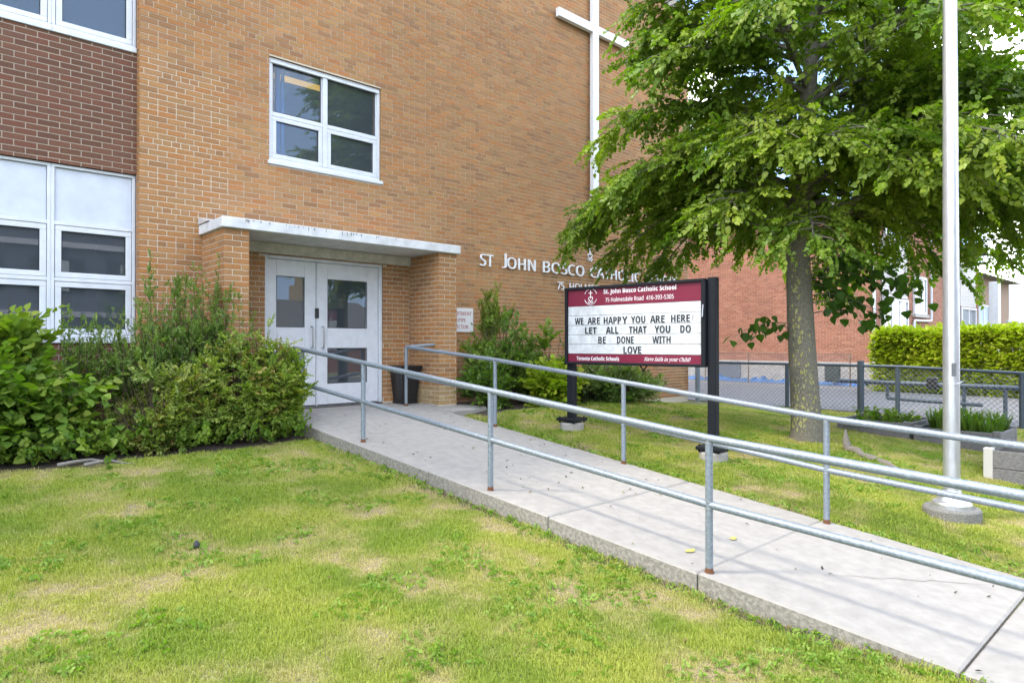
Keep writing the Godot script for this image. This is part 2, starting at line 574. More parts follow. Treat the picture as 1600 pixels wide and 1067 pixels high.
# a light: frame and pane; sash > 0 adds a heavier opening sash inside the frame
func light_of_window(win: Node, x0: float, x1: float, y0: float, y1: float, z: float, sash: float) -> void:
	var b := MB.new()
	frame_rect(b, x0, x1, y0, y1, z - 0.045, z + (0.012 if sash > 0.03 else -0.006), sash)
	put("sash", b.mesh(), white_mat(), win)
	var gk := MB.new()
	var w := 0.006
	gk.box(Vector3(x0 + sash, y0 + sash, z - 0.026), Vector3(x1 - sash, y0 + sash + w, z - 0.006))
	gk.box(Vector3(x0 + sash, y1 - sash - w, z - 0.026), Vector3(x1 - sash, y1 - sash, z - 0.006))
	gk.box(Vector3(x0 + sash, y0 + sash + w, z - 0.026), Vector3(x0 + sash + w, y1 - sash - w, z - 0.006))
	gk.box(Vector3(x1 - sash - w, y0 + sash + w, z - 0.026), Vector3(x1 - sash, y1 - sash - w, z - 0.006))
	put("gasket", gk.mesh(), mat("gasket", Color(0.02, 0.02, 0.022), 0.6), win)
	for k in 2:
		var p := MB.new()
		var zz := z - 0.02 - 0.016 * k
		p.box(Vector3(x0 + sash, y0 + sash, zz - 0.004), Vector3(x1 - sash, y1 - sash, zz))
		put("pane", p.mesh(), glass(), win)
func school() -> void:
	var t := thing("school_building", "three storey tan brick school with concrete porch and dark red brick window bay", "building")
	var bm := brick_mat("tan_brick")
	var dm := brick_mat("dark_brick")
	var mortar := mat("mortar", Color(1, 1, 1), 0.95, {"vc": true, "grain": noise_tex("mortar_grain", 0.06, 0.8, 1.0), "scale": 3.0})
	var top := 9.85
	var mc := Color(.66, .57, .45)
	# main wall
	var holes := [Rect2(3.62, 0.775, 1.89, 2.2), Rect2(3.675, 4.243, 1.80, 1.527)]
	var wall := put("wall", backing(2.05, 14.2, -0.2, top, 0.26, holes, 0.0, Color(.36, .2, .09), mc), mortar, t)
	var picked := [0]
	bricks(wall, "brickwork", Vector3.ZERO, Vector3.RIGHT, Vector3.BACK, 2.05, 14.2, 0.45, top, holes, TAN, bm, "tan",
		func(s: float, y: float) -> bool:
			if s < 3.02 and y > 1.75 and y < 6.0 and picked[0] < 298:
				picked[0] += 1
				return true
			return false)
	# return of the main wall beside the window bay
	var ret := MB.new()
	ret.quad(Vector3(2.05, 0.2, -0.26), Vector3(2.05, 0.2, 0), Vector3(2.05, top, 0), Vector3(2.05, top, -0.26), mc)
	put("wall_return", ret.mesh(), mortar, t)
	var rb := MB.new()
	var y := 0.45
	var row := 0
	while y < top:
		var c: Color = TAN[rng.randi() % TAN.size()]
		rb.slab(Vector3(2.05, y, -0.12), Vector3(0, 0, 0.126), Vector3.UP * (COURSE - JOINT), Vector3(-0.006, 0, 0), c, false)
		y += COURSE
		row += 1
	put("return_brickwork", rb.mesh(), bm, t).set_meta("kind", "stuff")
	# window bay
	var bz := -0.10
	var bay_l := -1.6
	var bh := [Rect2(bay_l, 1.72, 2.04 - bay_l, 2.10), Rect2(bay_l, 5.33, 2.04 - bay_l, 2.1)]
	var bay := put("window_bay_wall", backing(bay_l - 4.0, 2.05, -0.2, top, 0.2, bh, bz, Color(.12, .06, .045), Color(.46, .39, .31)), mortar, t)
	bricks(bay, "brickwork", Vector3(0, 0, bz), Vector3.RIGHT, Vector3.BACK, bay_l, 2.045, 0.45, top, bh, DARK, dm, "dark",
		func(s: float, yy: float) -> bool: return s > 0.45 and yy > 3.8 and yy < 5.33, 0, 0.04)
	# rest of the body: roof, floors, far walls (closes the rooms)
	var body := MB.new()
	body.box(Vector3(-16, top, -14), Vector3(14.2, top + 0.25, 0.0), Color(.4, .36, .3))
	body.box(Vector3(-16, -0.2, -14), Vector3(14.2, top, -13.7), Color(.4, .22, .1))
	body.box(Vector3(13.9, -0.2, -13.7), Vector3(14.2, top, -0.27), Color(.4, .22, .1))
	body.box(Vector3(-16, -0.2, -13.7), Vector3(-15.7, top, -0.1), Color(.4, .22, .1))
	body.box(Vector3(-15.7, -0.2, -0.35), Vector3(bay_l - 4.0, top, -0.1), Color(.17, .07, .05))
	put("outer_shell", body.mesh(), mortar, t)
	var inn := MB.new()
	for fl in [[0.60, 0.76], [3.90, 4.02], [7.3, 7.5]]:
		inn.box(Vector3(-15.6, fl[0], -13.6), Vector3(13.85, fl[1], -0.32), Color(.25, .24, .23))
	inn.box(Vector3(-15.6, 0.77, -4.2), Vector3(13.85, 3.89, -4.0), Color(.28, .27, .25))
	inn.box(Vector3(-15.6, 4.03, -5.2), Vector3(13.85, 7.29, -5.0), Color(.22, .25, .30))
	inn.box(Vector3(2.3, 0.77, -3.95), Vector3(2.4, 3.89, -0.33), Color(.28, .27, .25))
	inn.box(Vector3(6.6, 0.77, -3.95), Vector3(6.7, 3.89, -0.33), Color(.28, .27, .25))
	put("inner_wall", inn.mesh(), mat("inner_paint", Color(0.55, 0.55, 0.55), 0.9, {"vc": true}), t)
	# ribbon windows of the bay
	var wm := white_mat()
	for bay_i in 4:
		var x1 := 2.04 - bay_i * 0.874
		var x0 := x1 - 0.874
		var win := Node3D.new()
		win.name = "window"
		t.add_child(win, true)
		var fb := MB.new()
		frame_rect(fb, x0 + 0.0005, x1 - 0.0005, 1.79, 3.815, bz - 0.12, bz - 0.028, 0.036)
		fb.cbox(Vector3(x0 + 0.036, 3.105, bz - 0.12), Vector3(x1 - 0.036, 3.15, bz - 0.028), 0.004)
		fb.cbox(Vector3(x0 + 0.036, 2.445, bz - 0.12), Vector3(x1 - 0.036, 2.49, bz - 0.028), 0.004)
		put("frame", fb.mesh(), wm, win)
		var sp := MB.new()
		sp.cbox(Vector3(x0 + 0.04, 3.155, bz - 0.10), Vector3(x1 - 0.04, 3.775, bz - 0.06), 0.003)
		put("opaque_panel", sp.mesh(), mat("opaque_panel", Color(0.55, 0.60, 0.69), 0.3, {"grain": noise_tex("film", 0.008, 0.93, 1.0), "scale": 0.7}), win)
		light_of_window(win, x0 + 0.042, x1 - 0.042, 2.494, 3.101, bz - 0.045, 0.062)
		light_of_window(win, x0 + 0.042, x1 - 0.042, 1.83, 2.441, bz - 0.045, 0.062)
		var sl := MB.new()
		sl.cbox(Vector3(x0 + 0.001, 1.722, bz - 0.13), Vector3(x1 - 0.001, 1.786, bz + 0.028), 0.006)
		put("sill", sl.mesh(), wm, win)
		var hi := Node3D.new()
		hi.name = "window"
		t.add_child(hi, true)
		var fb2 := MB.new()
		frame_rect(fb2, x0 + 0.0005, x1 - 0.0005, 5.40, 7.42, bz - 0.12, bz - 0.028, 0.036)
		fb2.cbox(Vector3(x0 + 0.036, 6.38, bz - 0.12), Vector3(x1 - 0.036, 6.42, bz - 0.028), 0.004)
		put("frame", fb2.mesh(), wm, hi)
		light_of_window(hi, x0 + 0.042, x1 - 0.042, 5.44, 6.376, bz - 0.045, 0.062)
		light_of_window(hi, x0 + 0.042, x1 - 0.042, 6.424, 7.38, bz - 0.045, 0.062)
		var sl2 := MB.new()
		sl2.cbox(Vector3(x0 + 0.001, 5.332, bz - 0.13), Vector3(x1 - 0.001, 5.396, bz + 0.028), 0.006)
		put("sill", sl2.mesh(), wm, hi)
	# window above the porch
	var w2 := Node3D.new()
	w2.name = "window"
	t.add_child(w2, true)
	var f2 := MB.new()
	frame_rect(f2, 3.68, 5.47, 4.30, 5.765, -0.13, -0.03, 0.052)
	f2.cbox(Vector3(4.50, 4.352, -0.13), Vector3(4.572, 5.713, -0.026), 0.004)
	f2.cbox(Vector3(3.732, 4.945, -0.13), Vector3(4.50, 4.995, -0.032), 0.004)
	f2.cbox(Vector3(4.572, 4.945, -0.13), Vector3(5.418, 4.995, -0.032), 0.004)
	f2.cbox(Vector3(3.70, 5.69, -0.03), Vector3(5.45, 5.72, -0.012), 0.004)
	put("frame", f2.mesh(), wm, w2)
	light_of_window(w2, 3.734, 4.498, 4.997, 5.711, -0.05, 0.018)
	light_of_window(w2, 4.574, 5.416, 4.997, 5.711, -0.05, 0.018)
	light_of_window(w2, 3.734, 4.498, 4.354, 4.943, -0.045, 0.06)
	light_of_window(w2, 4.574, 5.416, 4.354, 4.943, -0.045, 0.06)
	var s2 := MB.new()
	s2.cbox(Vector3(3.655, 4.245, -0.14), Vector3(5.495, 4.298, 0.035), 0.006)
	put("sill", s2.mesh(), wm, w2)
	# what stands in the room behind it
	var cur := MB.new()
	for k in 7:
		var a := k * 0.05
		cur.box(Vector3(3.72 + a, 4.06, -0.42 - 0.03 * (k % 2)), Vector3(3.768 + a, 5.9, -0.40 - 0.03 * (k % 2)))
	put("curtain", cur.mesh(), mat("blue_curtain", Color(0.05, 0.14, 0.42), 0.85), t)
	var tube := MB.new()
	tube.tube([Vector3(3.2, 5.92, -1.0), Vector3(4.94, 5.92, -1.0)], [0.045, 0.045], 10)
	var tm := mat("ceiling_light_tube", Color(0.9, 0.75, 0.3), 0.5)
	tm.emission_enabled = true
	tm.emission = Color(1.0, 0.8, 0.3)
	tm.emission_energy_multiplier = 0.35
	put("ceiling_light", tube.mesh(), tm, t)
	var al := AreaLight3D.new()
	al.name = "ceiling_light_glow"
	al.area_size = Vector2(1.2, 0.08)
	al.light_energy = 0.15
	al.light_color = Color(1.0, 0.85, 0.5)
	al.shadow_enabled = true
	t.add_child(al)
	al.position = Vector3(4.1, 5.86, -1.0)
	al.rotation_degrees = Vector3(-90, 0, 0)
	porch(t, bm, mortar, mc)
func porch(t: Node3D, bm: Material, mortar: Material, mc: Color) -> void:
	var base := 0.775
	var conc := mat("painted_concrete", Color(0.62, 0.61, 0.58), 0.85, {"grain": noise_tex("stain", 0.012, 0.80, 1.0, FastNoiseLite.TYPE_SIMPLEX_SMOOTH, 6), "scale": 0.8, "bump": 0.15})
	for px in [[2.784, 3.09], [6.004, 6.345]]:
		var core := MB.new()
		core.box(Vector3(px[0] + 0.006, base - 0.5, 0.006), Vector3(px[1] - 0.006, 3.13, 0.839), mc)
		var p := put("pillar", core.mesh(), mortar, t)
		var y1 := 3.125
		var no := func(_s: float, _y: float) -> bool: return true
		for part in [[base + 0.005, base + 0.005 + 4 * COURSE, PALE, "pale"], [base + 0.005 + 4 * COURSE, y1, TAN, "tan"]]:
			bricks(p, "brickwork", Vector3(px[0], 0, 0.839), Vector3.RIGHT, Vector3.BACK, 0.0, px[1] - px[0], part[0], part[1], [], part[2], bm, part[3], no, 0)
			bricks(p, "brickwork", Vector3(px[0] + 0.006, 0, 0.012), Vector3.BACK, Vector3.LEFT, 0.0, 0.826, part[0], part[1], [], part[2], bm, part[3], no, 0, 0.03)
			bricks(p, "brickwork", Vector3(px[1] - 0.006, 0, 0.838), Vector3.FORWARD, Vector3.RIGHT, 0.0, 0.826, part[0], part[1], [], part[2], bm, part[3], func(_s: float, _y: float) -> bool: return false, 0)
	# canopy slab with a sloped metal flashing along the wall
	var cn := MB.new()
	cn.cbox(Vector3(2.744, 3.134, 0.008), Vector3(6.385, 3.262, 0.895), 0.008)
	var canopy := put("canopy", cn.mesh(), mat("canopy_fascia", Color(0.70, 0.715, 0.74), 0.7, {"grain": noise_tex("fascia", 0.01, 0.84, 1.0, FastNoiseLite.TYPE_SIMPLEX_SMOOTH, 6), "scale": 0.7, "bump": 0.08}), t)
	var fl := MB.new()
	var a := 2.735
	var e := 6.39
	fl.quad(Vector3(a, 3.268, 0.42), Vector3(e, 3.268, 0.42), Vector3(e, 3.36, 0.008), Vector3(a, 3.36, 0.008))
	fl.tri(Vector3(a, 3.264, 0.008), Vector3(a, 3.268, 0.42), Vector3(a, 3.36, 0.008))
	fl.tri(Vector3(e, 3.264, 0.008), Vector3(e, 3.36, 0.008), Vector3(e, 3.268, 0.42))
	put("flashing", fl.mesh(), mat("flashing", Color(0.6, 0.62, 0.66), 0.4, {"metal": 0.3}), canopy)
	# dark run-off stains with their own ragged outline along the fascia
	var st := MB.new()
	for k in 26:
		var sx := 3.0 + pow(rng.randf(), 1.6) * 2.2
		var w := rr(0.008, 0.03)
		var h := rr(0.015, 0.06)
		var zt := 0.8965
		st.quad(Vector3(sx + w * 0.3, 3.252 - h, zt), Vector3(sx + w * 0.6, 3.252 - h, zt), Vector3(sx + w, 3.252, zt), Vector3(sx, 3.252, zt))
	put("stain", st.mesh(), mat("runoff_dirt", Color(0.22, 0.23, 0.23), 0.95), canopy).set_meta("kind", "stuff")
	var lt := MB.new()
	lt.cbox(Vector3(3.094, 2.985, 0.008), Vector3(6.0, 3.13, 0.07), 0.006)
	put("lintel", lt.mesh(), mat("cream_lintel", Color(0.58, 0.56, 0.48), 0.8, {"grain": noise_tex("stain", 0.012, 0.80, 1.0), "scale": 0.9}), t)
	# the double door
	var wm := white_mat()
	var door := Node3D.new()
	door.name = "entrance_door"
	t.add_child(door)
	var fr := MB.new()
	fr.cbox(Vector3(3.622, 0.80, -0.13), Vector3(3.664, 2.972, -0.012), 0.005)
	fr.cbox(Vector3(5.452, 0.80, -0.13), Vector3(5.508, 2.972, -0.012), 0.005)
	fr.cbox(Vector3(3.664, 2.925, -0.13), Vector3(5.452, 2.972, -0.012), 0.005)
	fr.cbox(Vector3(4.402, 0.80, -0.11), Vector3(4.424, 2.925, -0.03), 0.003)
	put("frame", fr.mesh(), wm, door)
	var th := MB.new()
	th.cbox(Vector3(3.63, 0.776, -0.13), Vector3(5.50, 0.80, 0.02), 0.004)
	put("threshold", th.mesh(), mat("threshold_metal", Color(0.16, 0.16, 0.16), 0.5, {"metal": 0.7}), door)
	var leafm := mat("door_paint", Color(0.66, 0.68, 0.73), 0.38, {"grain": noise_tex("film", 0.008, 0.93, 1.0), "scale": 1.1})
	for q in [[3.668, 4.398, 3.803, 4.226], [4.428, 5.448, 4.588, 5.257]]:
		var lf := MB.new()
		var z0 := -0.095
		var z1 := -0.045
		var h1 := [1.12, 1.655, 1.955, 2.688]
		lf.cbox(Vector3(q[0], 0.812, z0), Vector3(q[2], 2.92, z1), 0.004)
		lf.cbox(Vector3(q[3], 0.812, z0), Vector3(q[1], 2.92, z1), 0.004)
		lf.cbox(Vector3(q[2], 0.812, z0), Vector3(q[3], h1[0], z1), 0.004)
		lf.cbox(Vector3(q[2], h1[1], z0), Vector3(q[3], h1[2], z1), 0.004)
		lf.cbox(Vector3(q[2], h1[3], z0), Vector3(q[3], 2.92, z1), 0.004)
		put("leaf", lf.mesh(), leafm, door)
		for k in [0, 2]:
			for s in 2:
				var p := MB.new()
				var zz := -0.062 - s * 0.014
				p.box(Vector3(q[2], h1[k], zz - 0.004), Vector3(q[3], h1[k + 1], zz))
				put("pane", p.mesh(), glass(), door)
			var gk := MB.new()
			frame_rect(gk, q[2], q[3], h1[k], h1[k + 1], -0.058, -0.046, 0.007)
			put("gasket", gk.mesh(), mat("gasket", Color(0.02, 0.02, 0.022), 0.6), door)
	var steel := mat("brushed_steel", Color(0.45, 0.45, 0.47), 0.3, {"metal": 1.0})
	for hx in [4.325, 4.50]:
		var h := MB.new()
		var bend: float = hx
		h.tube([Vector3(bend, 1.66, -0.045), Vector3(bend, 1.66, 0.0), Vector3(bend, 1.672, 0.016), Vector3(bend, 1.70, 0.022), Vector3(bend, 1.93, 0.022), Vector3(bend, 1.958, 0.016), Vector3(bend, 1.97, 0.0), Vector3(bend, 1.97, -0.045)], [0.011, 0.011, 0.011, 0.011, 0.011, 0.011, 0.011, 0.011], 10)
		put("handle", h.mesh(), steel, door)
	var lk := MB.new()
	lk.cbox(Vector3(4.383, 2.095, -0.045), Vector3(4.438, 2.245, -0.012), 0.006)
	put("lock_box", lk.mesh(), mat("black_plastic", Color(0.018, 0.018, 0.02), 0.4), door)
	# landing
	var ld := MB.new()
	ld.cbox(Vector3(2.6, 0.1, -0.25), Vector3(6.42, 0.772, 0.752), 0.01)
	var m := put("landing", ld.mesh(), concrete(), t)
	m.set_meta("label", "grey concrete landing under the porch")
	var bk := MB.new()
	bk.cbox(Vector3(5.87, 0.3, 0.78), Vector3(6.56, 0.752, 1.36), 0.03)
	put("landing_kerb", bk.mesh(), concrete(), t)
func concrete() -> StandardMaterial3D:
	return mat("concrete", Color(0.325, 0.308, 0.284), 0.9, {"grain": noise_tex("concrete_blotch", 0.022, 0.86, 1.0, FastNoiseLite.TYPE_SIMPLEX_SMOOTH, 7), "scale": 0.55, "bump": 0.18})

# ---------------------------------------------------------------- setting
func axis(a: float, b: float, fine0: float, fine1: float, step: float, far: float) -> Array:
	var r := []
	var x := fine0
	while x < fine1: r.append(x); x += step
	r.append(fine1)
	var d := step
	x = fine1
	while x < b:
		d = minf(d * 1.35, far); x += d; r.append(x)
	d = step
	x = fine0
	while x > a:
		d = minf(d * 1.35, far); x -= d; r.push_front(x)
	return r
func soil_amount(x: float, z: float) -> float:
	var w := 0.15 * nz.get_noise_2d(x * 80, z * 80)
	var s := 0.0
	if x < 3.75: s = ss(1.72, 1.52, z + w) if x < 3.5 else maxf(ss(1.72, 1.52, z + w), 0.0)
	if z > 1.0:
		s = maxf(s, ss(0.11, 0.02, absf(x - ramp_left(z) + 0.05) + w * 0.8) * 0.8)
		s = maxf(s, ss(0.09, 0.02, absf(x - 5.91) + w * 0.8) * 0.6)
	if x > 6.2: s = ss(1.95, 1.7, z + w) * ss(9.8, 9.2, x + w)
	return s
func dryness(x: float, z: float) -> float:
	var a := nz.get_noise_2d(x * 62.0 + 300.0, z * 62.0)
	var b := nz.get_noise_2d(x * 210.0, z * 210.0 + 90.0)
	return clampf(0.31 + 1.0 * a + 1.0 * b + 0.10 * ss(5.5, 7.0, x), 0.0, 1.0)
func sheet(xs: Array, zs: Array, hf: Callable, cf: Callable) -> ArrayMesh:
	var b := MB.new()
	for z in zs:
		for x in xs:
			var y: float = hf.call(x, z)
			var e := 0.05
			var nn := Vector3(hf.call(x - e, z) - hf.call(x + e, z), 2 * e, hf.call(x, z - e) - hf.call(x, z + e)).normalized()
			b.pt(Vector3(x, y, z), nn, cf.call(x, z), Vector2(x, z))
	var w := xs.size()
	for j in zs.size() - 1:
		for i in w - 1:
			var a := j * w + i
			b.ix.append_array([a, a + 1, a + w + 1, a, a + w + 1, a + w])
	return b.mesh()
func land() -> void:
	var xs := axis(-420, 420, -3.0, 15.0, 0.12, 60.0)
	var zs := axis(-420, 420, 0.0, 9.6, 0.12, 60.0)
	var cf := func(x: float, z: float) -> Color:
		var s := soil_amount(x, z)
		var d := dryness(x, z)
		var green := Color(.21, .25, .06).lerp(Color(.42, .335, .17), d)
		return green.lerp(Color(.085, .062, .045), s)
	struct("ground", sheet(xs, zs, ground_y, cf), mat("ground_soil", Color(1, 1, 1), 0.95, {"vc": true, "grain": noise_tex("soil_grain", 0.05, 0.5, 1.0, FastNoiseLite.TYPE_SIMPLEX, 5), "scale": 1.7, "bump": 0.8}))
	var asphalt := mat("asphalt", Color(0.20, 0.198, 0.20), 0.92, {"grain": noise_tex("asphalt_grain", 0.09, 0.72, 1.0, FastNoiseLite.TYPE_SIMPLEX, 5), "scale": 0.6, "bump": 0.3})
	var lx := []
	var lz := []
	for i in 12: lx.append(14.38 + i * 0.80)
	for i in 30: lz.append(-14.0 + i * 0.9)
	struct("lane", sheet(lx, lz, func(x: float, z: float) -> float: return ground_y(x, z) + 0.02, func(_x, _z) -> Color: return Color.WHITE), asphalt)
	var rx := []
	for i in 60: rx.append(-60.0 + i * 2.2)
	struct("road", sheet(rx, [13.4, 16.0, 18.0, 20.5], func(_x, _z) -> float: return 0.004, func(_x, _z) -> Color: return Color.WHITE), mat("road_asphalt", Color(0.11, 0.11, 0.112), 0.92, {"grain": noise_tex("asphalt_grain", 0.09, 0.72, 1.0), "scale": 0.6}))
	var kb := MB.new()
	kb.cbox(Vector3(-60, -0.2, 13.2), Vector3(70, 0.12, 13.398), 0.02)
	struct("kerb", kb.mesh(), concrete())
	var kb2 := MB.new()
	kb2.cbox(Vector3(-60, -0.2, 20.51), Vector3(70, 0.12, 20.7), 0.02)
	struct("kerb", kb2.mesh(), concrete())
func ramp() -> void:
	var t := Node3D.new()
	t.name = "ramp"
	add_child(t)
	t.set_meta("kind", "structure")
	var zs := [0.765, 2.29, 3.79, 5.355, 6.69, 8.17, 10.9, 13.19]
	var lift := [0.0, 0.0, 0.002, -0.003, 0.002, -0.002, 0.0]
	for i in zs.size() - 1:
		var b := MB.new()
		var g := 0.004 if i != 4 else 0.007
		if i == 2 or i == 3: g = 0.006
		var za: float = zs[i] + g
		var zb: float = zs[i + 1] - g
		var k := 0.012
		var side := MB.new()
		var q := [Vector3(ramp_left(za), ramp_y(za) + lift[i], za), Vector3(ramp_left(zb), ramp_y(zb) + lift[i], zb), Vector3(5.87, ramp_y(zb) + lift[i], zb), Vector3(5.87, ramp_y(za) + lift[i], za)]
		var inn := [q[0] + Vector3(k, 0, k), q[1] + Vector3(k, 0, -k), q[2] + Vector3(-k, 0, -k), q[3] + Vector3(-k, 0, k)]
		b.quad(inn[0], inn[1], inn[2], inn[3])
		for s in 4:
			var p0: Vector3 = q[s] - Vector3(0, k, 0)
			var p1: Vector3 = q[(s + 1) % 4] - Vector3(0, k, 0)
			b.quad(p0, p1, inn[(s + 1) % 4], inn[s])
			side.quad(p0 - Vector3(0, 0.4, 0), p1 - Vector3(0, 0.4, 0), p1, p0)
		var sl := put("slab", b.mesh(), concrete(), t)
		put("slab_edge", side.mesh(), mat("slab_edge", Color(0.36, 0.335, 0.29), 0.95, {"grain": noise_tex("edge_weathering", 0.03, 0.62, 1.0, FastNoiseLite.TYPE_SIMPLEX, 6, 512, 0.7), "scale": 1.3, "bump": 0.6}), sl)
		if i == 3:
			for m in [[4.19, 6.45, 0.062], [4.71, 6.49, 0.052]]:
				var pm := MB.new()
				var ring := []
				for a in 11:
					var an := TAU * a / 11
					var r: float = m[2] * rr(0.45, 1.1)
					var pz: float = m[1] + sin(an) * r * 0.55
					ring.append(Vector3(m[0] + cos(an) * r, ramp_y(pz) + 0.006, pz))
				var ce := Vector3(m[0], ramp_y(m[1]) + 0.006, m[1])
				for a in 11: pm.tri(ce, ring[(a + 1) % 11], ring[a])
				put("paint_mark", pm.mesh(), mat("yellow_paint", Color(0.58, 0.54, 0.14), 0.7, {"grain": noise_tex("speck", 0.12, 0.75, 1.0), "scale": 6.0}), sl)
	for cr in [[4.3, 3.0, 1.1, 0.5], [5.1, 5.9, -0.6, 0.62], [4.6, 7.2, 0.9, 0.8], [4.0, 4.5, 0.35, -0.5]]:
		var cb := MB.new()
		var cp := []
		for k in 15:
			var x: float = cr[0] + cr[2] * k / 14.0 + rr(-.02, .02)
			var z: float = cr[1] + cr[3] * k / 14.0 + rr(-.02, .02)
			cp.append(Vector3(x, ramp_y(z) + 0.0035, z))
		for k in 14:
			var w := 0.0016 * sin(PI * (k + 0.5) / 14.0) + 0.0004
			cb.quad(cp[k] + Vector3(-w, 0, w), cp[k + 1] + Vector3(-w, 0, w), cp[k + 1] + Vector3(w, 0, -w), cp[k] + Vector3(w, 0, -w))
		put("crack", cb.mesh(), mat("crack_dirt", Color(0.09, 0.08, 0.07), 0.95), t)
	handrail("near", [[3.72, 0.95], [3.785, 2.435], [3.865, 4.577], [3.955, 6.737], [4.04, 8.9]])
	handrail("far", [[5.56, 0.60], [5.80, 2.40], [5.815, 4.56], [5.80, 6.755], [5.80, 8.93]])
func handrail(which: String, posts: Array) -> void:
	var near := which == "near"
	var t := thing("handrail", "galvanized pipe handrail on the lawn side of the ramp, nearer the shrubs" if near else "galvanized pipe handrail on the sign side of the ramp, ending beside the black bin", "handrail", Vector3(posts[0][0], 0.7, posts[0][1]), 0.0, "pipe handrails along the ramp")
	var o := -t.position
	var galv := mat("galvanized", Color(0.33, 0.385, 0.445), 0.5, {"metal": 0.4, "grain": noise_tex("galvanized_spangle", 0.06, 0.70, 1.0, FastNoiseLite.TYPE_CELLULAR, 3), "scale": 1.4, "bump": 0.05})
	var rust := mat("rust", Color(0.20, 0.085, 0.04), 0.95, {"grain": noise_tex("speck", 0.12, 0.75, 1.0), "scale": 5.0})
	var R := 0.0275
	var h := 0.90
	var top := []
	var mid := []
	for p in posts:
		var y := ramp_y(p[1]) if p[1] > 0.75 else 0.772
		var b := MB.new()
		b.tube([o + Vector3(p[0], y - 0.01, p[1]), o + Vector3(p[0], y + h, p[1])], [R * 0.93, R * 0.93], 18)
		put("post", b.mesh(), galv, t)
		var f := MB.new()
		f.tube([o + Vector3(p[0], y - 0.01, p[1]), o + Vector3(p[0], y + 0.006, p[1])], [R * 1.25, R * 1.2], 18)
		f.tube([o + Vector3(p[0], y + 0.004, p[1]), o + Vector3(p[0], y + 0.035, p[1])], [R * 1.0, R * 0.96], 18)
		put("rusty_foot", f.mesh(), rust, t)
		var wl := MB.new()
		for wy in [h - R * 0.95, 0.457 + R * 0.85, 0.457 - R * 0.85]:
			wl.tube([o + Vector3(p[0], y + wy - 0.005, p[1]), o + Vector3(p[0], y + wy, p[1]), o + Vector3(p[0], y + wy + 0.005, p[1])], [R * 0.95, R * 1.12, R * 0.95], 18, Color.WHITE, false)
		put("weld", wl.mesh(), mat("weld_zinc", Color(0.42, 0.44, 0.46), 0.6, {"metal": 0.3, "grain": noise_tex("speck", 0.12, 0.75, 1.0), "scale": 5.0}), t)
		top.append(o + Vector3(p[0], y + h, p[1]))
		mid.append(o + Vector3(p[0], y + 0.457, p[1]))
	for set_ in [[top, R, "top_rail"], [mid, R * 0.92, "mid_rail"]]:
		var pts: Array = set_[0].duplicate()
		var b := MB.new()
		var rad := []
		for k in pts.size(): rad.append(set_[1])
		if near: 
			var d0: Vector3 = (pts[0] - pts[1]).normalized()
			pts.push_front(pts[0] + d0 * 0.18); rad.append(set_[1])
		b.tube(pts, rad, 18)
		put(set_[2], b.mesh(), galv, t)
	if not near:
		var b := MB.new()
		b.tube([top[0], o + Vector3(5.78, 1.69, 0.66), o + Vector3(5.992, 1.705, 0.72)], [R, R * 0.9, R * 0.85], 14)
		put("wall_bracket", b.mesh(), galv, t)

# ---------------------------------------------------------------- neighbours
func simple_window(t: Node3D, x0: float, x1: float, y0: float, y1: float, z: float, called := "window", cross := 1) -> void:
	var w := Node3D.new()
	w.name = called
	t.add_child(w, true)
	var b := MB.new()
	var k := 0.09
	b.box(Vector3(x0, y0, z), Vector3(x1, y0 + k, z + 0.07)); b.box(Vector3(x0, y1 - k, z), Vector3(x1, y1, z + 0.07))
	b.box(Vector3(x0, y0 + k, z), Vector3(x0 + k, y1 - k, z + 0.07)); b.box(Vector3(x1 - k, y0 + k, z), Vector3(x1, y1 - k, z + 0.07))
	for i in cross:
		var cx := lerpf(x0, x1, (i + 1.0) / (cross + 1.0))
		b.box(Vector3(cx - 0.04, y0 + k, z), Vector3(cx + 0.04, y1 - k, z + 0.055))
	put("frame", b.mesh(), white_mat(), w)
	var p := MB.new()
	p.quad(Vector3(x0 + k, y0 + k, z + 0.035), Vector3(x1 - k, y0 + k, z + 0.035), Vector3(x1 - k, y1 - k, z + 0.035), Vector3(x0 + k, y1 - k, z + 0.035))
	put("pane", p.mesh(), glass(), w)
	var s := MB.new()
	s.box(Vector3(x0 - 0.08, y0 - 0.13, z), Vector3(x1 + 0.08, y0 - 0.002, z + 0.12))
	put("sill", s.mesh(), mat("stone_sill", Color(0.40, 0.38, 0.36), 0.9), w)
	var d := MB.new()
	d.box(Vector3(x0 + k, y0 + k, z - 0.02), Vector3(x1 - k, y1 - k, z + 0.004))
	put("blind", d.mesh(), mat("window_blind", Color(0.24, 0.27, 0.30), 0.9), w)
func siding(t: Node3D, x0: float, x1: float, y0: float, y1: float, z: float) -> void:
	var b := MB.new()
	var y := y0
	while y < y1 - 0.02:
		b.slab(Vector3(x0, y, z), Vector3(x1 - x0, 0, 0), Vector3(0, 0.115, -0.012), Vector3(0, 0, 0.02))
		y += 0.12
	put("siding", b.mesh(), mat("grey_siding", Color(0.46, 0.44, 0.42), 0.6), t).set_meta("kind", "stuff")
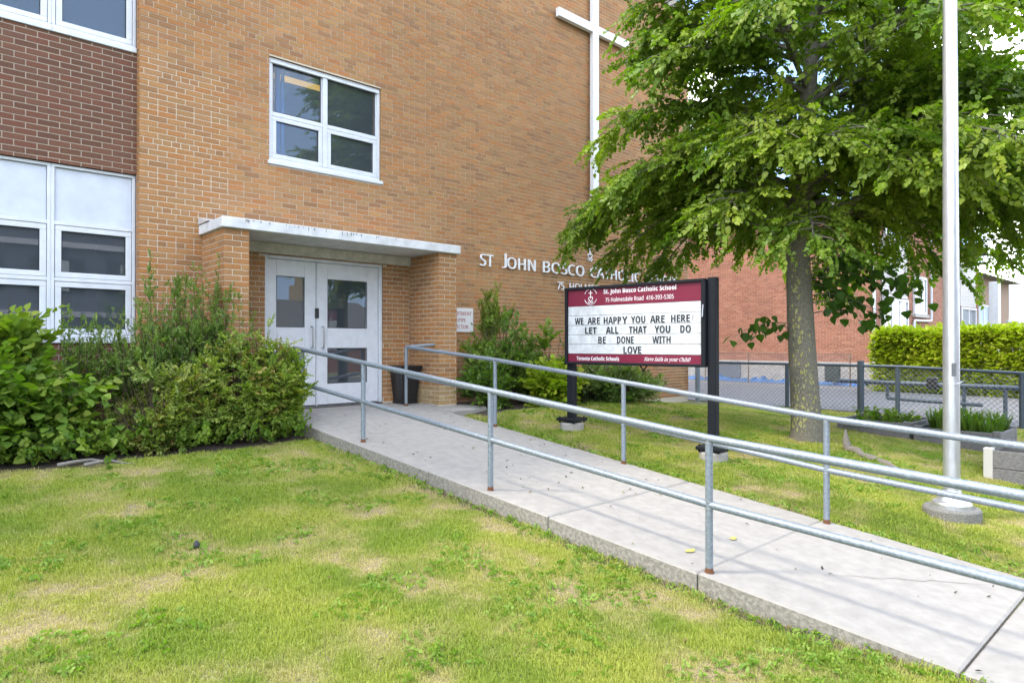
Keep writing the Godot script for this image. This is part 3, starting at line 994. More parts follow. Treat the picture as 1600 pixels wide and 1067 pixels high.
func gable_roof(t: Node3D, x0: float, x1: float, z0: float, z1: float, ye: float, yr: float, m: Material) -> MeshInstance3D:
	var b := MB.new()
	var zm := (z0 + z1) * 0.5
	b.quad(Vector3(x0, ye, z1), Vector3(x1, ye, z1), Vector3(x1, yr, zm), Vector3(x0, yr, zm))
	b.quad(Vector3(x1, ye, z0), Vector3(x0, ye, z0), Vector3(x0, yr, zm), Vector3(x1, yr, zm))
	b.tri(Vector3(x0, ye, z0), Vector3(x0, ye, z1), Vector3(x0, yr, zm))
	b.tri(Vector3(x1, ye, z1), Vector3(x1, ye, z0), Vector3(x1, yr, zm))
	b.quad(Vector3(x0, ye - 0.02, z0), Vector3(x1, ye - 0.02, z0), Vector3(x1, ye - 0.02, z1), Vector3(x0, ye - 0.02, z1))
	return put("roof", b.mesh(), m, t)
func shingle_mat() -> StandardMaterial3D:
	return mat("shingles", Color(0.24, 0.235, 0.23), 0.9, {"grain": noise_tex("shingle_grain", 0.05, 0.55, 1.0, FastNoiseLite.TYPE_CELLULAR, 3), "scale": 1.1})
func neighbours() -> void:
	var rm := brick_mat("red_brick")
	var mortar := mat("mortar", Color(1, 1, 1), 0.95)
	var no := func(_s: float, _y: float) -> bool: return false
	var mc := Color(.56, .47, .40)
	# the house whose side wall stands along the lane
	var t := thing("brick_house", "orange red brick house beyond the lane with concrete foundation and white downspout at its corner", "house", Vector3(23.7, 0.0, 1.0))
	var b := MB.new()
	b.box(Vector3(0.007, 1.10, -12.0), Vector3(7.79, 6.3, -0.007), mc)
	put("wall", b.mesh(), mortar, t)
	bricks(t, "side_brickwork", Vector3(0.007, 0, -12.0), Vector3.BACK, Vector3.LEFT, 0.0, 12.0, 1.12, 6.25, [Rect2(4.4, 2.45, 1.75, 1.5)], RED, rm, "red", no, 6)
	bricks(t, "front_brickwork", Vector3(0, 0, -0.007), Vector3.RIGHT, Vector3.BACK, 0.0, 7.8, 1.12, 6.25, [Rect2(0.68, 1.4, 2.65, 4.0), Rect2(4.02, 2.85, 1.52, 1.5)], RED, rm, "red", no, 6)
	var f := MB.new()
	f.box(Vector3(-0.03, -0.2, -12.0), Vector3(7.79, 1.10, 0.03))
	put("foundation", f.mesh(), mat("grey_parging", Color(0.48, 0.46, 0.43), 0.95, {"grain": noise_tex("stain", 0.012, 0.80, 1.0), "scale": 0.6}), t)
	gable_roof(t, -0.3, 8.1, -12.3, 0.35, 6.3, 8.2, shingle_mat())
	var sw := Node3D.new()
	sw.name = "window"
	t.add_child(sw, true)
	var sf := MB.new()
	for q in [[-7.6, -7.5, 2.5, 3.9], [-5.95, -5.85, 2.5, 3.9], [-7.5, -5.95, 2.5, 2.6], [-7.5, -5.95, 3.8, 3.9], [-6.75, -6.68, 2.6, 3.8]]:
		sf.box(Vector3(-0.05, q[2], q[0]), Vector3(0.0, q[3], q[1]))
	put("frame", sf.mesh(), white_mat(), sw)
	var sp := MB.new()
	sp.quad(Vector3(-0.02, 2.6, -7.5), Vector3(-0.02, 2.6, -5.95), Vector3(-0.02, 3.8, -5.95), Vector3(-0.02, 3.8, -7.5))
	put("pane", sp.mesh(), glass(), sw)
	var ss_ := MB.new()
	ss_.box(Vector3(-0.07, 2.36, -7.65), Vector3(-0.008, 2.495, -5.75))
	put("sill", ss_.mesh(), rm, sw)
	# basement window
	var bw := MB.new()
	bw.box(Vector3(-0.06, 0.42, -5.7), Vector3(-0.032, 1.06, -4.75))
	put("basement_window", bw.mesh(), mat("dull_pane", Color(0.16, 0.18, 0.21), 0.2), t)
	var ds := MB.new()
	ds.tube([Vector3(-0.08, 6.1, 0.06), Vector3(-0.08, 0.4, 0.06)], [0.05, 0.05], 8)
	put("downspout", ds.mesh(), white_mat(), t)
	siding(t, 0.70, 3.30, 3.38, 5.38, 0.03)
	simple_window(t, 0.74, 3.26, 1.42, 3.34, 0.03, "window", 2)
	simple_window(t, 0.9, 3.1, 5.5, 6.15, 0.03, "window", 1)
	simple_window(t, 4.04, 5.52, 2.88, 4.3, 0.0, "window", 1)
	var pp := MB.new()
	pp.tube([Vector3(5.98, 6.0, 0.08), Vector3(5.98, 2.72, 0.08), Vector3(5.9, 2.64, 0.08), Vector3(4.0, 2.62, 0.08), Vector3(3.9, 2.54, 0.08), Vector3(3.9, 1.0, 0.08)], [0.05, 0.05, 0.05, 0.05, 0.05, 0.05], 8)
	put("drain_pipe", pp.mesh(), white_mat(), t)
	# second house of the row
	var t2 := thing("brick_house", "darker red brick house farther along the row with grey siding and a white porch column", "house", Vector3(31.5, 0.0, 1.0))
	var b2 := MB.new()
	b2.box(Vector3(0.007, 0, -10.0), Vector3(7.4, 6.2, -0.407), mc)
	put("wall", b2.mesh(), mortar, t2)
	bricks(t2, "front_brickwork", Vector3(0, 0, -0.407), Vector3.RIGHT, Vector3.BACK, 0.0, 7.4, 0.6, 6.15, [Rect2(1.4, 2.9, 1.5, 1.5), Rect2(4.1, 1.8, 2.7, 4.0)], RED, rm, "red", no, 6)
	gable_roof(t2, -0.1, 8.4, -10.3, 0.0, 6.2, 7.9, shingle_mat())
	simple_window(t2, 1.42, 2.88, 2.92, 4.38, -0.4, "window", 1)
	siding(t2, 4.1, 6.8, 3.5, 5.6, -0.37)
	simple_window(t2, 4.14, 6.76, 2.2, 3.46, -0.37, "window", 1)
	var col := MB.new()
	col.cbox(Vector3(7.55, 0.2, 0.0), Vector3(8.05, 4.8, 0.4), 0.02)
	put("porch_column", col.mesh(), white_mat(), t2)
	# third house with a railed veranda
	var t3 := thing("rendered_house", "brown rendered house at the far end of the row with a slatted veranda railing", "house", Vector3(40.0, 0.0, 1.0))
	var b3 := MB.new()
	b3.box(Vector3(0.1, 0, -9.0), Vector3(12.0, 5.6, -1.6), Color(.40, .37, .33))
	put("wall", b3.mesh(), mat("dull_stone", Color(.26, .18, .13), 0.95), t3)
	simple_window(t3, 0.8, 2.6, 1.9, 4.0, -1.6, "window", 1)
	simple_window(t3, 4.4, 6.6, 1.9, 4.0, -1.6, "window", 1)
	gable_roof(t3, -0.2, 12.3, -9.3, -1.0, 5.6, 7.2, shingle_mat())
	var deck := MB.new()
	deck.box(Vector3(0.1, 0.2, -1.59), Vector3(12, 1.6, 0.6))
	put("veranda_floor", deck.mesh(), mat("grey_parging", Color(0.48, 0.46, 0.43), 0.95), t3)
	var rl := MB.new()
	rl.box(Vector3(0.1, 2.85, 0.5), Vector3(12, 2.95, 0.58))
	rl.box(Vector3(0.1, 1.7, 0.5), Vector3(12, 1.78, 0.58))
	put("railing", rl.mesh(), mat("grey_rail", Color(0.42, 0.42, 0.42), 0.6), t3)
	for k in 40:
		var s := MB.new()
		s.box(Vector3(0.15 + k * 0.30, 1.79, 0.51), Vector3(0.23 + k * 0.30, 2.84, 0.57))
		put("slat", s.mesh(), mat("grey_rail", Color(0.42, 0.42, 0.42), 0.6), t3)
	# blue tarpaulin along the foot of the side wall
	var tp := MB.new()
	var prev := []
	for k in 121:
		var z := -7.5 + k * 0.07
		var w := nz.get_noise_2d(k * 22.0, 3.0)
		var h := 0.03 + 0.26 * maxf(0.0, w) + 0.10 * absf(nz.get_noise_2d(k * 160.0, 8.0))
		var gy := ground_y(23.2, z) + 0.025
		var ring := [Vector3(23.0 + 0.1 * w, gy, z), Vector3(23.1 + 0.12 * w, gy + h * 0.8, z), Vector3(23.2, gy + h * (0.7 + 0.5 * w), z), Vector3(23.5, gy + h * 1.1, z), Vector3(23.62, gy, z)]
		if prev.size():
			for i in 4: tp.quad(prev[i], ring[i], ring[i + 1], prev[i + 1])
		prev = ring
	var tarp := put("tarpaulin", tp.mesh(), mat("blue_tarp", Color(0.05, 0.15, 0.36), 0.5))
	tag(tarp, "crumpled blue tarpaulin lying along the foot of the orange brick house wall", "tarpaulin")
	var bn := MB.new()
	bn.cbox(Vector3(-0.05, 0.0, 0.0), Vector3(0.05, 0.56, 0.52), 0.05)
	var bin := put("plastic_panel", bn.mesh(), mat("dark_green_plastic", Color(0.03, 0.045, 0.04), 0.5), self, Vector3(23.0, ground_y(23, 0) + 0.14, -0.3))
	tag(bin, "dark rounded plastic panel standing before the pale foundation of the brick house", "panel")

func across_the_street() -> void:
	# what the panes mirror: houses, a flat-roofed block and a pole on the other side of the road
	var sh := shingle_mat()
	for q in [[11.5, 29.0, "low bungalow across the road with dark grey roof, nearer the flat roofed block", 11.5, 2.6, 4.7], [24.5, 28.0, "low red brick bungalow across the road, farther from the flat roofed block", 9.0, 2.7, 4.9]]:
		var t := thing("bungalow", q[2], "house", Vector3(q[0], 0, q[1]))
		var b := MB.new()
		b.box(Vector3(0, -0.1, 0), Vector3(q[3], q[4], 8), Color(.32, .13, .08))
		put("wall", b.mesh(), brick_mat("red_brick"), t)
		var rf := gable_roof(t, -0.5, q[3] + 0.5, -0.6, 8.6, q[4], q[5], sh)
		var ch := MB.new()
		ch.box(Vector3(7.2, 3.4, 3.9), Vector3(8.2, 5.7, 4.7))
		ch.box(Vector3(7.5, 5.7, 4.1), Vector3(7.9, 6.3, 4.5))
		put("chimney", ch.mesh(), mat("chimney", Color(0.42, 0.34, 0.22), 0.9), rf)
		for wx in [1.0, 5.4]:
			var w := MB.new()
			w.box(Vector3(wx, 1.0, -0.05), Vector3(wx + 1.6, 2.3, 0.01))
			put("window", w.mesh(), mat("dull_pane", Color(0.16, 0.18, 0.21), 0.2), t)
	var a := thing("apartment_block", "grey flat roofed block across the road with rows of wide windows", "building", Vector3(-9.0, 0, 27.0))
	var ab := MB.new()
	ab.box(Vector3(0, -0.1, 0), Vector3(19.0, 10.5, 10))
	put("wall", ab.mesh(), mat("grey_render", Color(0.085, 0.095, 0.115), 0.9), a)
	for fl in 3:
		var lg := MB.new()
		lg.box(Vector3(-0.1, 3.2 * fl + 3.0, -0.25), Vector3(19.1, 3.2 * fl + 3.25, 0.0))
		put("ledge", lg.mesh(), mat("pale_ledge", Color(0.48, 0.48, 0.5), 0.9), a)
		for k in 6:
			var w := MB.new()
			w.box(Vector3(0.8 + k * 3.0, 3.2 * fl + 0.9, -0.04), Vector3(2.9 + k * 3.0, 3.2 * fl + 2.5, 0.01))
			var wn := put("window", w.mesh(), mat("dark_window", Color(0.03, 0.035, 0.04), 0.1), a)
			var m := MB.new()
			m.box(Vector3(1.4 + k * 3.0, 3.2 * fl + 1.0, -0.06), Vector3(2.3 + k * 3.0, 3.2 * fl + 2.4, -0.041))
			put("blind", m.mesh(), mat("pale_blind", Color(0.45, 0.5, 0.52), 0.8), wn)
	var p := thing("utility_pole", "wooden utility pole beside the road mirrored in the door glass", "pole", Vector3(9.8, 0, 9.3))
	var pb := MB.new()
	pb.tube([Vector3(0, -0.3, 0), Vector3(0.02, 10.5, 0)], [0.16, 0.11], 12)
	put("shaft", pb.mesh(), mat("pole_wood", Color(0.22, 0.19, 0.11), 0.9, {"grain": noise_tex("wood_grain", 0.03, 0.6, 1.0), "scale3": Vector3(4, 0.6, 4)}), p)
	var ca := MB.new()
	ca.box(Vector3(-1.1, 9.2, -0.06), Vector3(1.1, 9.32, 0.06))
	put("crossarm", ca.mesh(), mats["pole_wood"], p)

# ---------------------------------------------------------------- fences, gate, planters
func fences() -> void:
	var dark := mat("dark_fence_paint", Color(0.075, 0.10, 0.135), 0.5, {"metal": 0.2, "grain": noise_tex("film", 0.008, 0.93, 1.0), "scale": 2.0})
	var galv: Material = mats["galvanized"]
	var X := 14.3
	var t := thing("chain_link_fence", "low chain link fence with dark posts between the lawn and the lane", "fence", Vector3(X, 0.3, 0.2))
	var o := -t.position
	var ht := 0.97
	var zs := [2.45, 3.98, 4.66, 6.62, 8.4]
	var rail := [o + Vector3(X, ground_y(X, 0.2) + ht, 0.2)]
	for z in zs:
		var g := ground_y(X, z)
		var b := MB.new()
		var thick := 0.065 if z == 3.98 else 0.042
		b.tube([o + Vector3(X, g - 0.1, z), o + Vector3(X, g + ht + (0.10 if z == 3.98 else -0.01), z)], [thick, thick], 12)
		put("post", b.mesh(), dark, t)
		rail.append(o + Vector3(X, g + ht, z))
	var e := MB.new()
	e.tube([o + Vector3(X, ground_y(X, .2) - .1, 0.2), o + Vector3(X, ground_y(X, .2) + ht + 0.02, 0.2)], [0.06, 0.06], 12)
	put("post", e.mesh(), galv, t).set_meta("label", "pale galvanized end post beside the school corner")
	var r := MB.new()
	r.tube(rail, [0.03, 0.03, 0.03, 0.03, 0.03, 0.03], 10)
	put("top_rail", r.mesh(), dark, t)
	put("chain_mesh", chain(o, Vector3(X, 0, 0.2), Vector3(X, 0, 8.4), 0.03, ht - 0.02, 0.092), mat("fence_wire", Color(0.20, 0.21, 0.23), 0.5, {"metal": 0.4}), t).set_meta("kind", "stuff")
	# thin wire fence before the house
	var X2 := 22.4
	var t2 := thing("wire_fence", "thin wire fence with rusty posts along the foot of the brick house", "fence", Vector3(X2, 0.3, -8.0))
	var o2 := -t2.position
	for k in 6:
		var z := -8.0 + k * 1.75
		var b := MB.new()
		var g := ground_y(X2, z)
		b.tube([o2 + Vector3(X2, g, z), o2 + Vector3(X2, g + 1.12, z)], [0.025, 0.025], 6)
		put("post", b.mesh(), mat("rusty_post", Color(0.19, 0.14, 0.11), 0.9), t2)
	var r2 := MB.new()
	r2.tube([o2 + Vector3(X2, ground_y(X2, -8) + 1.1, -8.0), o2 + Vector3(X2, ground_y(X2, 0.75) + 1.1, 0.75)], [0.018, 0.018], 6)
	put("top_wire", r2.mesh(), mats["rusty_post"], t2)
	put("wire_mesh", chain(o2, Vector3(X2, 0, -8.0), Vector3(X2, 0, 0.75), 0.03, 1.08, 0.10), mats["fence_wire"], t2).set_meta("kind", "stuff")
	# swing barrier behind the fence
	var g3 := thing("barrier_gate", "dark painted pipe swing barrier with a black lock box behind the chain link fence", "gate", Vector3(15.0, 0.3, 3.6))
	var o3 := -g3.position
	var y1 := 0.92
	var tb := MB.new()
	tb.tube([o3 + Vector3(15, y1, 3.3), o3 + Vector3(15, y1 - 0.02, 7.9)], [0.045, 0.045], 12)
	put("top_bar", tb.mesh(), dark, g3)
	var lb := MB.new()
	lb.tube([o3 + Vector3(15, 0.60, 4.25), o3 + Vector3(15, 0.56, 5.9)], [0.04, 0.04], 12)
	put("lower_bar", lb.mesh(), dark, g3)
	for z in [4.25, 5.6, 6.25, 6.75]:
		var ub := MB.new()
		ub.tube([o3 + Vector3(15, 0.58 if z < 5 else 0.25, z), o3 + Vector3(15, y1, z)], [0.035, 0.035], 10)
		put("upright", ub.mesh(), dark, g3)
	var bx := MB.new()
	bx.cbox(o3 + Vector3(14.92, y1 - 0.10, 4.98), o3 + Vector3(15.06, y1 + 0.14, 5.16), 0.015)
	put("lock_box", bx.mesh(), mat("black_plastic", Color(0.018, 0.018, 0.02), 0.4), g3)
	# raised beds
	var wood := mat("weathered_wood", Color(0.24, 0.235, 0.235), 0.9, {"grain": noise_tex("wood_grain", 0.03, 0.6, 1.0), "scale3": Vector3(5, 5, 1.2), "bump": 0.4})
	var beds := [[10.9, 4.85, 1.0, 1.02, 0.24, "low weathered timber planter with sparse seedlings beside the chain link fence"], [10.9, 5.93, 1.0, 1.05, 0.27, "weathered timber planter full of tall grassy leaves"], [9.05, 7.18, 1.1, 1.3, 0.40, "tall grey timber planter with a white corner post near the flagpole"]]
	for q in beds:
		var t4 := thing("planter_box", q[5], "planter", Vector3(q[0], ground_y(q[0] + .5, q[1] + .5) - 0.03, q[1]), 0.0, "timber planter boxes by the fence")
		var x1: float = q[2]
		var z1: float = q[3]
		var hh: float = q[4]
		var bh := hh / 2.0
		for k in 2:
			for s in 4:
				var b := MB.new()
				var ya := k * bh + 0.002
				var yb := (k + 1) * bh - 0.004
				match s:
					0: b.cbox(Vector3(0, ya, 0.09), Vector3(0.045, yb, z1 - 0.09), 0.005)
					1: b.cbox(Vector3(x1 - 0.045, ya, 0.09), Vector3(x1, yb, z1 - 0.09), 0.005)
					2: b.cbox(Vector3(0.09, ya, 0), Vector3(x1 - 0.09, yb, 0.045), 0.005)
					3: b.cbox(Vector3(0.09, ya, z1 - 0.045), Vector3(x1 - 0.09, yb, z1), 0.005)
				put("board", b.mesh(), wood, t4)
		for cx in [0.0, x1 - 0.088]:
			for cz in [0.0, z1 - 0.088]:
				var b := MB.new()
				b.cbox(Vector3(cx - 0.002, 0, cz - 0.002), Vector3(cx + 0.09, hh + 0.02, cz + 0.09), 0.006)
				var pm: Material = wood
				if q[0] < 10 and cx == 0.0 and cz == 0.0: pm = mat("pale_post", Color(0.44, 0.43, 0.41), 0.8)
				put("corner_post", b.mesh(), pm, t4)
		var so := MB.new()
		so.box(Vector3(0.046, 0.01, 0.046), Vector3(x1 - 0.046, hh - 0.06, z1 - 0.046))
		put("soil", so.mesh(), mat("potting_soil", Color(0.05, 0.038, 0.03), 0.98, {"grain": noise_tex("soil_grain", 0.05, 0.5, 1.0), "scale": 3.0}), t4)
func chain(o: Vector3, a: Vector3, b: Vector3, y0: float, y1: float, pitch: float) -> ArrayMesh:
	var m := MB.new()
	var L := (b - a).length()
	var d := (b - a) / L
	var nn := d.cross(Vector3.UP)
	var r := 0.0038
	var h := y1 - y0
	var s := -h
	while s < L:
		for sg in [1.0, -1.0]:
			var sa := s if sg > 0 else s + h
			var f0 := 0.0
			var f1 := 1.0
			# clip to 0..L
			if sg > 0:
				f0 = maxf(0.0, -sa / h); f1 = minf(1.0, (L - sa) / h)
			else:
				f0 = maxf(0.0, (sa - L) / h); f1 = minf(1.0, sa / h)
			if f1 - f0 < 0.02: continue
			var n := 4
			var pts := []
			var rad := []
			for k in n + 1:
				var f := lerpf(f0, f1, float(k) / n)
				var p: Vector3 = a + d * (sa + sg * h * f)
				p.y = ground_y(p.x, p.z) + y0 + h * f
				pts.append(o + p + nn * r * sg); rad.append(r)
			m.tube(pts, rad, 4, Color.WHITE, false)
		s += pitch
	return m.mesh()

# ---------------------------------------------------------------- sign
func sign_board() -> void:
	var e := Vector3(0.1066, 0, 0.9943).normalized()
	var nn := Vector3(-e.z, 0, e.x)
	var t := thing("school_sign", "maroon and white school letter board on two black posts on the lawn", "sign")
	var y0 := 0.47
	t.transform = Transform3D(Basis(e, Vector3.UP, nn), Vector3(6.4586, y0, 3.1088))
	var W := 1.943
	var black := mat("black_metal", Color(0.010, 0.012, 0.016), 0.6, {"spec": 0.3, "grain": noise_tex("film", 0.008, 0.93, 1.0), "scale": 3.0})
	var maroon := mat("maroon_print", Color(0.155, 0.012, 0.035), 0.35)
	var white := mat("sign_white", Color(0.66, 0.69, 0.71), 0.4, {"grain": noise_tex("stain", 0.012, 0.80, 1.0), "scale": 0.9})
	var ink := mat("letter_black", Color(0.012, 0.014, 0.018), 0.5)
	var print_ := mat("print_white", Color(0.72, 0.72, 0.74), 0.5)
	for q in [[-0.005, 0.597, 1.98], [1.985, 0.42, 2.0]]:
		var b := MB.new()
		b.cbox(Vector3(q[0], q[1] - y0 + 0.05, -0.10), Vector3(q[0] + 0.10, q[2], 0.0), 0.008)
		put("post", b.mesh(), black, t)
		var f := MB.new()
		var gy: float = q[1] - y0
		f.lathe(Vector3(q[0] + 0.05, gy, -0.05), [Vector2(0.16, -0.1), Vector2(0.16, 0.055), Vector2(0.145, 0.075), Vector2(0.0, 0.075)], 22)
		put("concrete_footing", f.mesh(), concrete(), t)
		var p := MB.new()
		p.cbox(Vector3(q[0] - 0.10, gy + 0.095, -0.20), Vector3(q[0] + 0.20, gy + 0.135, 0.10), 0.006)
		for bx in [-0.07, 0.16]:
			for bz in [-0.17, 0.06]:
				p.tube([Vector3(q[0] + bx, gy + 0.07, bz), Vector3(q[0] + bx, gy + 0.15, bz)], [0.014, 0.014], 8)
		put("base_plate", p.mesh(), black, t)
	var ya := 1.452 - y0
	var yb := 2.452 - y0
	var cab := MB.new()
	cab.box(Vector3(0.0, ya, -0.085), Vector3(W + 0.035, yb, 0.008))
	var fr := put("cabinet", cab.mesh(), black, t)
	var rim := MB.new()
	rim.cbox(Vector3(-0.004, yb - 0.03, 0.0), Vector3(W + 0.04, yb + 0.006, 0.05), 0.005)
	rim.cbox(Vector3(-0.004, ya - 0.006, 0.0), Vector3(W + 0.04, ya + 0.028, 0.05), 0.005)
	rim.cbox(Vector3(-0.004, ya + 0.028, 0.0), Vector3(0.036, yb - 0.03, 0.05), 0.005)
	rim.cbox(Vector3(W - 0.012, ya + 0.028, 0.0), Vector3(W + 0.04, yb - 0.03, 0.05), 0.005)
	put("rim", rim.mesh(), black, t)
	var lk := MB.new()
	lk.tube([Vector3(W + 0.018, 2.16 - y0, 0.054), Vector3(W + 0.012, 2.02 - y0, 0.062)], [0.009, 0.012], 8)
	put("latch", lk.mesh(), mats["brushed_steel"], t)
	var hk := MB.new()
	hk.tube([Vector3(1.10, ya, -0.02), Vector3(1.15, ya - 0.07, -0.02), Vector3(1.20, ya, -0.02)], [0.01, 0.01, 0.01], 8)
	put("hook", hk.mesh(), black, t)
	var x0 := 0.036
	var x1 := W - 0.012
	var hd := MB.new()
	hd.box(Vector3(x0, 2.208 - y0, 0.009), Vector3(x1, yb - 0.03, 0.02))
	var head := put("header_panel", hd.mesh(), maroon, t)
	var ft := MB.new()
	ft.box(Vector3(x0, ya + 0.028, 0.009), Vector3(x1, 1.583 - y0, 0.02))
	var foot := put("footer_panel", ft.mesh(), maroon, t)
	var rows := [2.206, 2.082, 1.957, 1.833, 1.710, 1.585]
	for k in 5:
		var b := MB.new()
		b.box(Vector3(x0, rows[k + 1] + 0.004 - y0, 0.009), Vector3(x1, rows[k] - 0.001 - y0, 0.017 + 0.0015 * (k % 2)))
		put("message_panel", b.mesh(), white, t)
		var tr := MB.new()
		tr.box(Vector3(x0, rows[k + 1] - 0.001 - y0, 0.009), Vector3(x1, rows[k + 1] + 0.0035 - y0, 0.013))
		put("track", tr.mesh(), mat("track_dirt", Color(0.07, 0.07, 0.07), 0.9), t)
	var f := font(true)
	var msg := [["WE", .154, .282, 1.969], ["ARE", .356, .542, 1.969], ["HAPP", .598, .856, 1.969], ["Y", .881, .94, 1.969], ["YOU", 1.009, 1.2, 1.969], ["ARE", 1.273, 1.461, 1.969], ["HERE", 1.544, 1.783, 1.969],
		["LET", .312, .484, 1.845], ["ALL", .641, .815, 1.845], ["THAT", .977, 1.212, 1.845], ["YOU", 1.334, 1.534, 1.845], ["DO", 1.663, 1.793, 1.845],
		["BE", .516, .632, 1.721], ["DONE", .799, 1.036, 1.721], ["WITH", 1.304, 1.538, 1.721], ["LOVE", .894, 1.143, 1.596]]
	for q in msg:
		letters(t, q[0], q[1] - 0.008, q[2] + 0.008, q[3] - y0, 0.085, 0.003, ink, f, 0.020)
	var bang := line_of_text(t, "!", 1.811, 1.823, 1.978 - y0, 2.045 - y0, 0.003, mat("letter_faded", Color(0.28, 0.24, 0.25), 0.6), font(false), 0.020, "letter", 0.15)
	bang.set_meta("label", "faded thin exclamation mark")
	line_of_text(head, "St. John Bosco Catholic School", 0.598, 1.611, 2.335 - y0, 2.412 - y0, 0.002, print_, f, 0.0205)
	line_of_text(head, "75 Holmesdale Road  416-393-5305", 0.624, 1.58, 2.246 - y0, 2.303 - y0, 0.002, print_, font(false), 0.0205)
	line_of_text(foot, "Toronto Catholic Schools", 0.177, 0.828, 1.500 - y0, 1.553 - y0, 0.002, print_, f, 0.0205)
	line_of_text(foot, "Have faith in your Child!", 1.189, 1.79, 1.494 - y0, 1.556 - y0, 0.002, print_, font(false, true), 0.0205, "lettering", 0.28)
	emblem(head, Vector3(0.398, 2.325 - y0, 0.022), 0.105, print_, 0.005, true)
# cross standing on a heart, with an open ring round it
func emblem(parent: Node, c: Vector3, r: float, m: Material, th: float, ring: bool) -> void:
	var b := MB.new()
	var k := r / 0.105
	b.tube([c + Vector3(0, 0.085, 0) * k, c + Vector3(0, -0.005, 0) * k], [th, th], 6)
	b.tube([c + Vector3(-0.03, 0.048, 0) * k, c + Vector3(0.03, 0.048, 0) * k], [th, th], 6)
	var h := []
	var rad := []
	for i in 21:
		var a := TAU * i / 20.0
		h.append(c + Vector3(0.0023 * 16.0 * pow(sin(a), 3) * 0.9, 0.0023 * (13 * cos(a) - 5 * cos(2 * a) - 2 * cos(3 * a) - cos(4 * a)) - 0.032, 0) * k)
		rad.append(th)
	b.tube(h, rad, 6)
	b.tube([c + Vector3(-0.04, -0.06, 0) * k, c + Vector3(-0.018, -0.085, 0) * k, c + Vector3(0, -0.07, 0) * k, c + Vector3(0.018, -0.085, 0) * k, c + Vector3(0.04, -0.06, 0) * k], [th, th, th, th, th], 6)
	put("emblem", b.mesh(), m, parent)
	if ring:
		for q in [[0.35, 2.75], [3.5, 5.95]]:
			var rb := MB.new()
			var p := []
			var rd := []
			for i in 15:
				var a := lerpf(q[0], q[1], i / 14.0)
				p.append(c + Vector3(cos(a) * 0.098, sin(a) * 0.103, 0) * k)
				rd.append(th * 0.8)
			rb.tube(p, rd, 6)
			put("emblem_ring", rb.mesh(), m, parent)

func wall_marks() -> void:
	var wm := mat("white_enamel", Color(0.74, 0.76, 0.79), 0.4)
	var c := thing("wall_cross", "tall slim white cross fixed high on the tan brick wall", "cross", Vector3(10.55, 4.81, 0.012))
	var v := MB.new()
	v.cbox(Vector3(-0.09, 0.0, 0.03), Vector3(0.09, 4.75, 0.13), 0.006)
	put("upright", v.mesh(), wm, c)
	var a := MB.new()
	a.cbox(Vector3(-1.12, 3.42, 0.03), Vector3(-0.0905, 3.595, 0.128), 0.006)
	a.cbox(Vector3(0.0905, 3.42, 0.03), Vector3(1.12, 3.595, 0.128), 0.006)
	put("arm", a.mesh(), wm, c)
	var s := MB.new()
	for y in [0.4, 2.0, 4.2]: s.box(Vector3(-0.02, y, -0.012), Vector3(0.02, y + 0.05, 0.03))
	put("standoff", s.mesh(), mats["brushed_steel"], c)
	var t := thing("name_lettering", "row of thick white capital letters naming the school on the brick wall", "lettering", Vector3(7.47, 3.12, 0.022))
	var f := font(false)
	for q in [["ST", 7.472, 7.80], ["JOHN", 8.02, 8.905], ["BOSCO", 9.05, 10.30], ["CATHOLIC", 10.46, 12.2], ["SCHOOL", 12.40, 13.75]]:
		letters(t, q[0], q[1] - 7.47, q[2] - 7.47, 0.0, 0.215, 0.03, wm, f)
	var t2 := thing("address_lettering", "thin white address letters on the brick wall under the school name", "lettering", Vector3(9.48, 2.812, 0.02))
	for q in [["75", 9.483, 9.70], ["HOLMESDALE", 9.83, 11.3], ["ROAD", 11.45, 12.0]]:
		letters(t2, q[0], q[1] - 9.48, q[2] - 9.48, 0.0, 0.152, 0.015, wm, font(false))
	var t3 := thing("wall_emblem", "small white cross and heart emblem on the brick wall above the school name", "emblem", Vector3(10.49, 3.62, 0.018))
	emblem(t3, Vector3.ZERO, 0.20, wm, 0.013, false)
	var st := thing("standpipe_sign", "white wall sign with red capitals half hidden behind the right pillar", "sign", Vector3(6.70, 1.927, 0.012))
	var b := MB.new()
	b.cbox(Vector3(0, 0, 0), Vector3(0.64, 0.42, 0.012), 0.003)
	put("plate", b.mesh(), mat("sign_enamel", Color(0.72, 0.72, 0.73), 0.4), st)
	var red := mat("red_print", Color(0.34, 0.03, 0.04), 0.5)
	var rf := font(false)
	line_of_text(st, "DEPARTMENT", 0.07, 0.60, 0.29, 0.355, 0.002, red, rf, 0.0125)
	line_of_text(st, "STANDPIPE", 0.07, 0.47, 0.175, 0.24, 0.002, red, rf, 0.0125)
	line_of_text(st, "CONNECTION", 0.07, 0.52, 0.06, 0.125, 0.002, red, rf, 0.0125)

